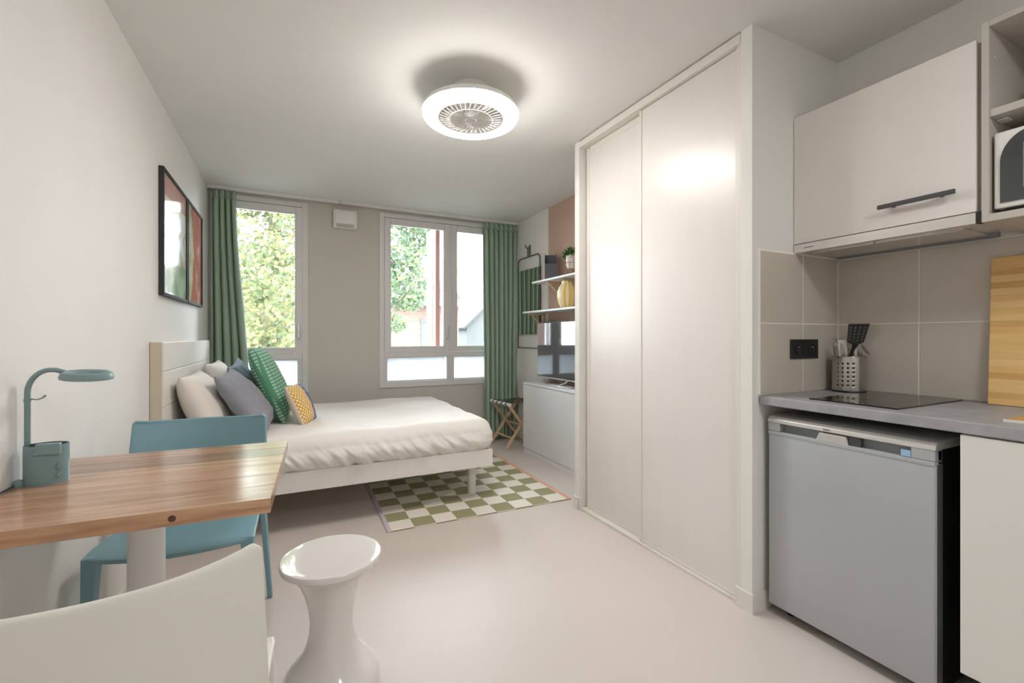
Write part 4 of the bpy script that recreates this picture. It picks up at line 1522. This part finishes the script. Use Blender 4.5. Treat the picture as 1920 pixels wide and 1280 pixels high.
CH = 'moulded plastic chairs at the table'
make_chair('dining_chair', 'teal blue moulded chair tucked under the far side of the table', M['chair_blue'], (-0.352, 2.10, 0), PI - 0.085, CH)
make_chair('dining_chair', 'white moulded chair seen from behind at the near side of the table', M['chair_white'], (-0.283, 1.045, 0), 0.0, CH)

# ------------------------------------------------------------------ stool
t = thing('round_stool', 'glossy white plastic hourglass stool beside the table', 'stool', (0.122, 1.605, 0))
obj('stool_seat', lathe(B(), [(0, 0.426), (0.14, 0.426), (0.15, 0.4275), (0.155, 0.431), (0.157, 0.437), (0.157, 0.444), (0.1562, 0.4478), (0.1542, 0.4498), (0.1515, 0.4502), (0.12, 0.4502), (0, 0.4502)], 96), M['gloss_white'], t, smooth=True)
body = [(0, 0.004), (0.152, 0.0), (0.156, 0.006), (0.156, 0.03), (0.152, 0.052), (0.142, 0.074), (0.126, 0.094), (0.106, 0.115), (0.089, 0.14), (0.077, 0.17), (0.07, 0.205), (0.067, 0.235), (0.069, 0.265), (0.075, 0.3), (0.086, 0.34), (0.099, 0.37), (0.113, 0.397), (0.128, 0.4255), (0, 0.4255)]
obj('stool_body', lathe(B(), body, 72), M['gloss_white'], t, smooth='all')

# ------------------------------------------------------------------ desk lamp with pen pot
t = thing('desk_lamp', 'grey teal desk lamp with ring head and pen pot base on the table', 'lamp', (-0.599, 1.665, ZT), math.radians(-3))
bo = [(0, 0.0), (1.0, 0.0), (1.0, 0.004), (0.985, 0.105), (0.94, 0.105), (0.93, 0.03), (0, 0.03)]
pb = lathe(B(), bo, 48, sx=0.047, sy=0.036)
obj('pen_pot', pb, M['lamp_teal'], t, smooth=True)
obj('front_tray', bx(-0.008, 0.043, -0.041, -0.026, 0.082, 0.112, 0.003), M['lamp_teal'], t)
obj('divider', bx(-0.033, 0.043, -0.004, 0.002, 0.03, 0.108, 0.001), M['lamp_dark'], t)
obj('tray_label', bx(-0.010, 0.014, -0.0425, -0.0408, 0.084, 0.09, 0.0005), M['lamp_teal'], t)
obj('knob', tube(B(), [(0.036, -0.024, 0.048), (0.041, -0.034, 0.048)], 0.006, 14), M['lamp_teal'], t, smooth=True)
obj('knob', tube(B(), [(0.036, -0.024, 0.026), (0.041, -0.034, 0.026)], 0.006, 14), M['lamp_teal'], t, smooth=True)
pts = [(-0.041, 0.004, 0.031), (-0.041, 0.004, 0.12), (-0.041, 0.004, 0.245)]
for k in range(1, 11):
    a = PI / 2 * k / 10
    pts.append((-0.041 + 0.048 * (1 - math.cos(a)), 0.004, 0.245 + 0.062 * math.sin(a)))
pts += [(0.018, 0.004, 0.306), (0.036, 0.004, 0.300)]
obj('neck', tube(B(), pts, 0.0065, 14), M['lamp_teal'], t, smooth='all')
obj('neck_collar', tube(B(), [(-0.041, 0.004, 0.222), (-0.041, 0.004, 0.231)], 0.0075, 14), M['lamp_teal'], t, smooth=True)
hk = [(-0.035, 0.004, 0.229), (-0.02, 0.0, 0.227), (-0.008, -0.003, 0.231), (0.0, -0.005, 0.238)]
obj('hook', tube(B(), hk, 0.0022, 8, radii=[0.0018, 0.0018, 0.002, 0.0032]), M['lamp_teal'], t, smooth='all')
hp = []
for k in range(17):
    a = 2 * PI * k / 16
    hp.append((0.052 + 0.015 * math.cos(a) + 0.0, 0.010 * math.sin(a)))
hd2 = lathe(B(), [(0.057, -0.010), (0.058, -0.004), (0.054, 0.007), (0.047, 0.011), (0.038, 0.007), (0.034, 0.0), (0.034, -0.010), (0.057, -0.010)], 56)
o = obj('lamp_head', hd2, M['lamp_teal'], t, loc=(0.085, 0.002, 0.290), rot=(math.radians(3), math.radians(3), 0), smooth=True)
obj('light_ring', lathe(B(), [(0.054, -0.0105), (0.054, -0.0115), (0.037, -0.0115), (0.037, -0.0105)], 48), M['white_plastic'], o)
obj('mount_knob', lathe(B(), [(0, 0), (0.0105, 0), (0.0115, 0.008), (0.009, 0.017), (0, 0.02)], 20), M['lamp_teal'], t, loc=(-0.0475, -0.022, 0.0), smooth=True)
obj('cable', tube(B(), [(-0.052, -0.03, 0.006), (-0.054, -0.05, 0.004), (-0.056, -0.08, 0.003), (-0.057, -0.12, 0.0025)], 0.002, 6), M['anthracite'], t)

# ------------------------------------------------------------------ outside
struct('ground', bx(-60, 80, YB + 2.0, 110, -3.6, -3.5), M['ground'])

# open shutter beside the double window
t = thing('window_shutter', 'terracotta folding shutter standing open outside the double window', 'shutter', (1.512, 5.02, 0))
obj('shutter_panel', bx(-0.02, 0.02, 0.12, 0.40, 0.72, 2.44, 0.004), M['terracotta'], t)
obj('shutter_panel', bx(-0.02, 0.03, 0.0, 0.115, 0.72, 2.44, 0.004), M['terracotta_dark'], t)
for zz in (1.1, 1.75, 2.3):
    obj('shutter_hinge', bx(-0.028, -0.018, 0.09, 0.145, zz - 0.035, zz + 0.035, 0.002), M['fridge_cap'], t)
obj('reflection_strip', bx(0.05, 0.09, -0.015, 0.02, 0.7, 2.46, 0.003), M['frame'], t)  # pale strip added in place of a reflection beside the shutter


def foliage_mesh(name, centres, n, size, m, parent, seed):
    rs = np.random.RandomState(seed)
    c = np.array([x[:3] for x in centres], float)
    r = np.array([x[3] for x in centres], float)
    w = r ** 2.2
    idx = rs.choice(len(c), n, p=w / w.sum())
    d = rs.normal(size=(n, 3))
    d /= np.linalg.norm(d, axis=1)[:, None]
    p_ = c[idx] + d * (r[idx] * rs.uniform(0.35, 1.0, n) ** 0.6)[:, None] * np.array([1, 1, 0.8])
    a = rs.normal(size=(n, 3))
    a /= np.linalg.norm(a, axis=1)[:, None]
    b = np.cross(a, rs.normal(size=(n, 3)))
    b /= np.linalg.norm(b, axis=1)[:, None]
    s = size * rs.uniform(0.6, 1.25, n)[:, None]
    v = np.empty((n, 4, 3))
    v[:, 0] = p_ - a * s * 0.5
    v[:, 1] = p_ + b * s * 0.38
    v[:, 2] = p_ + a * s * 0.6
    v[:, 3] = p_ - b * s * 0.38
    me = bpy.data.meshes.new(name)
    me.from_pydata(v.reshape(-1, 3).tolist(), [], [(4 * i, 4 * i + 1, 4 * i + 2, 4 * i + 3) for i in range(n)])
    me.materials.append(m)
    o = link_obj(name, me, parent)
    o['kind'] = 'stuff'
    return o


def tree(label, trunk, branches, clumps, n, size, m, seed):
    t = thing('tree', label, 'tree', trunk[0])
    base = Vector(trunk[0])
    rel = lambda q: Vector(q) - base
    tp = [rel(q) for q in trunk]
    obj('trunk', tube(B(), tp, 0.15, 10, radii=[0.2 * (1 - 0.5 * i / (len(tp) - 1)) for i in range(len(tp))]), M['bark'], t, smooth='all')
    for br in branches:
        bp = [rel(q) for q in br]
        obj('branch', tube(B(), bp, 0.04, 7, radii=[0.05 * (1 - 0.75 * i / (len(bp) - 1)) for i in range(len(bp))]), M['bark'], t, smooth='all')
    foliage_mesh('foliage', [tuple(rel(c[:3])) + (c[3],) for c in clumps], n, size, m, t, seed)
    return t


rnd = random.Random(11)
cl = []
for k in range(60):
    cl.append((-1.25 + 1.7 * ((k * 7) % 10 + rnd.random()) / 10, rnd.uniform(9.8, 12.0), 0.2 + 5.2 * (k // 10 + rnd.random()) / 6, rnd.uniform(0.25, 0.5)))
for k in range(46):
    cl.append((rnd.uniform(-2.3, 0.7), rnd.uniform(9.6, 13.0), rnd.uniform(-0.8, 5.4), rnd.uniform(0.4, 0.85)))
tree('broad yellow green tree filling the view through the single window', [(-0.6, 12, -3.5), (-0.55, 12, 0), (-0.4, 12, 3.0), (-0.3, 12.2, 5)],
     [[(-0.5, 12, 0.8), (-0.1, 11.2, 1.4), (0.3, 10.8, 1.7)], [(-0.45, 12, 2.0), (-0.9, 11, 3.2), (-1.2, 10.5, 4.0)], [(-0.4, 12, 2.6), (0.1, 11.4, 3.6), (0.1, 11.0, 4.4)], [(-0.5, 12, 0.2), (-1.2, 11.5, 1.0), (-1.7, 11, 1.2)]],
     cl, 19000, 0.105, M['leaf'], 5)
cl2 = []
for (x, y, z, r) in ((2.4, 11.6, 3.4, 0.6), (2.9, 11.8, 4.1, 0.55), (2.1, 11.6, 2.6, 0.6), (2.75, 11.8, 2.9, 0.5), (2.9, 12, 2.2, 0.42), (2.3, 11.5, 1.5, 0.36), (2.6, 11.8, 2.05, 0.3), (3.1, 12, 3.5, 0.38), (3.15, 12, 4.2, 0.4), (2.2, 11.5, 4.4, 0.6), (3.3, 12, 2.6, 0.25)):
    cl2.append((x, y, z, r))
tree('pale green tree reaching in front of the brick house', [(1.75, 12.6, -3.5), (1.8, 12.4, 0), (1.85, 12, 2.0), (2.1, 11.9, 4.2)],
     [[(1.8, 12.2, 1.0), (2.2, 11.8, 1.7), (2.9, 11.8, 2.6)], [(1.85, 12, 2.0), (2.3, 11.7, 3.0), (2.9, 11.8, 3.9)], [(1.8, 12.3, 0.5), (1.95, 11.7, 0.9), (2.4, 11.6, 1.2)]],
     cl2, 3100, 0.14, M['leaf_pale'], 6)
t = thing('shrub', 'yellowing shrub top in front of the brick house wall', 'shrub', (3.1, 13.5, -3.5))
foliage_mesh('foliage', [(x - 3.1, y - 13.5, z + 3.5, r) for x, y, z, r in ((2.8, 13.5, -0.1, 0.75), (3.4, 13.6, 0.05, 0.6), (3.9, 13.6, -0.5, 0.6), (2.3, 13.4, -0.3, 0.7), (3.2, 13.5, -1.4, 1.0))], 1100, 0.16, M['leaf'], t, 9)
obj('stem', tube(B(), [(0, 0, 0), (0.05, 0, 2.6)], 0.06, 8), M['bark'], t)

# brick house with a tiled roof
t = thing('brick_house', 'salmon brick house with a clay tiled roof opposite the double window', 'house', (4.0, 22, -3.5))
obj('house_wall', bx(-9, 3.75, 0, 9, 0, 6.35), M['brick'], t)
roof = B()
e0, e1 = -9.4, 4.25
rows, cols = 12, 64
vs = {}
for j in range(rows + 1):
    for i in range(cols * 2 + 1):
        x = e0 + (e1 - e0) * i / (cols * 2)
        f = j / rows
        y = -0.6 + f * 5.0
        zz = 6.3 + f * 1.75 + (0.05 if i % 2 else -0.02) + 0.05 * (0 if j == 0 else 0)
        vs[i, j] = roof.verts.new((x, y, zz))
for j in range(rows):
    for i in range(cols * 2):
        roof.faces.new((vs[i, j], vs[i + 1, j], vs[i + 1, j + 1], vs[i, j + 1]))
ro = obj('roof_tiles', roof, M['red_tile'], t)
solidify(ro, 0.08)
ro['kind'] = 'stuff'
obj('roof_ridge', bx(e0, e1, 4.3, 9.4, 7.9, 8.0), M['red_tile'], t)
obj('gable_end', bx(3.4, 3.74, 0.3, 8.5, 6.35, 7.3), M['brick'], t)
obj('gutter', tube(B(), [(e0, -0.66, 6.26), (e1, -0.66, 6.26)], 0.09, 10), M['fridge_recess'], t, smooth=True)
obj('eave_bracket', tube(B(), [(3.8, -0.1, 5.4), (4.2, -0.5, 6.2)], 0.05, 8), M['pale_wood'], t)
wn = obj('house_window', frame_bm(1.78, 2.16, 3.1, 5.55, 0.06, -0.05, 0.06, 0.0), M['stone'], t)
obj('pane', bx(1.83, 2.11, -0.02, 0.0, 3.15, 5.35), M['house_glass'], wn)
obj('lintel', bx(1.76, 2.18, -0.055, 0.0, 5.36, 5.56), M['stone'], wn)

t = thing('pale_house', 'pale grey house with a sloping roof far behind the brick house', 'house', (16.0, 36, -3.5))
obj('house_wall', bx(-2.6, 5, 0, 8, 0, 5.6), M['stone'], t)
gb = prism(B(), [(-2.6, 5.6), (5, 5.6), (1.2, 9.2)], 0, 8)
xf(gb, Matrix(((1, 0, 0, 0), (0, 0, 1, 0), (0, 1, 0, 0), (0, 0, 0, 1))))
bmesh.ops.recalc_face_normals(gb, faces=gb.faces)
obj('gable_end', gb, M['stone'], t)
for s in (-1, 1):
    rf = bx(-2.9, 2.9, -0.5, 8.5, -0.08, 0.08)
    xf(rf, Matrix.Translation((1.2 + s * 2.1, 0, 7.35)) @ Matrix.Rotation(s * 0.757, 4, 'Y'))
    obj('roof_slope', rf, M['slate_roof'], t)
obj('gutter', tube(B(), [(-2.95, -0.4, 5.55), (-2.95, 8.4, 5.55)], 0.1, 8), M['fridge_recess'], t)
t = thing('hedge', 'pale green hedge at the foot of the far house', 'hedge', (12.5, 32, -3.5))
foliage_mesh('foliage', [(x, 0, z, 0.9) for x in (-1.2, -0.2, 0.6) for z in (1.0, 2.2, 3.2)], 700, 0.3, M['leaf_pale'], t, 10)
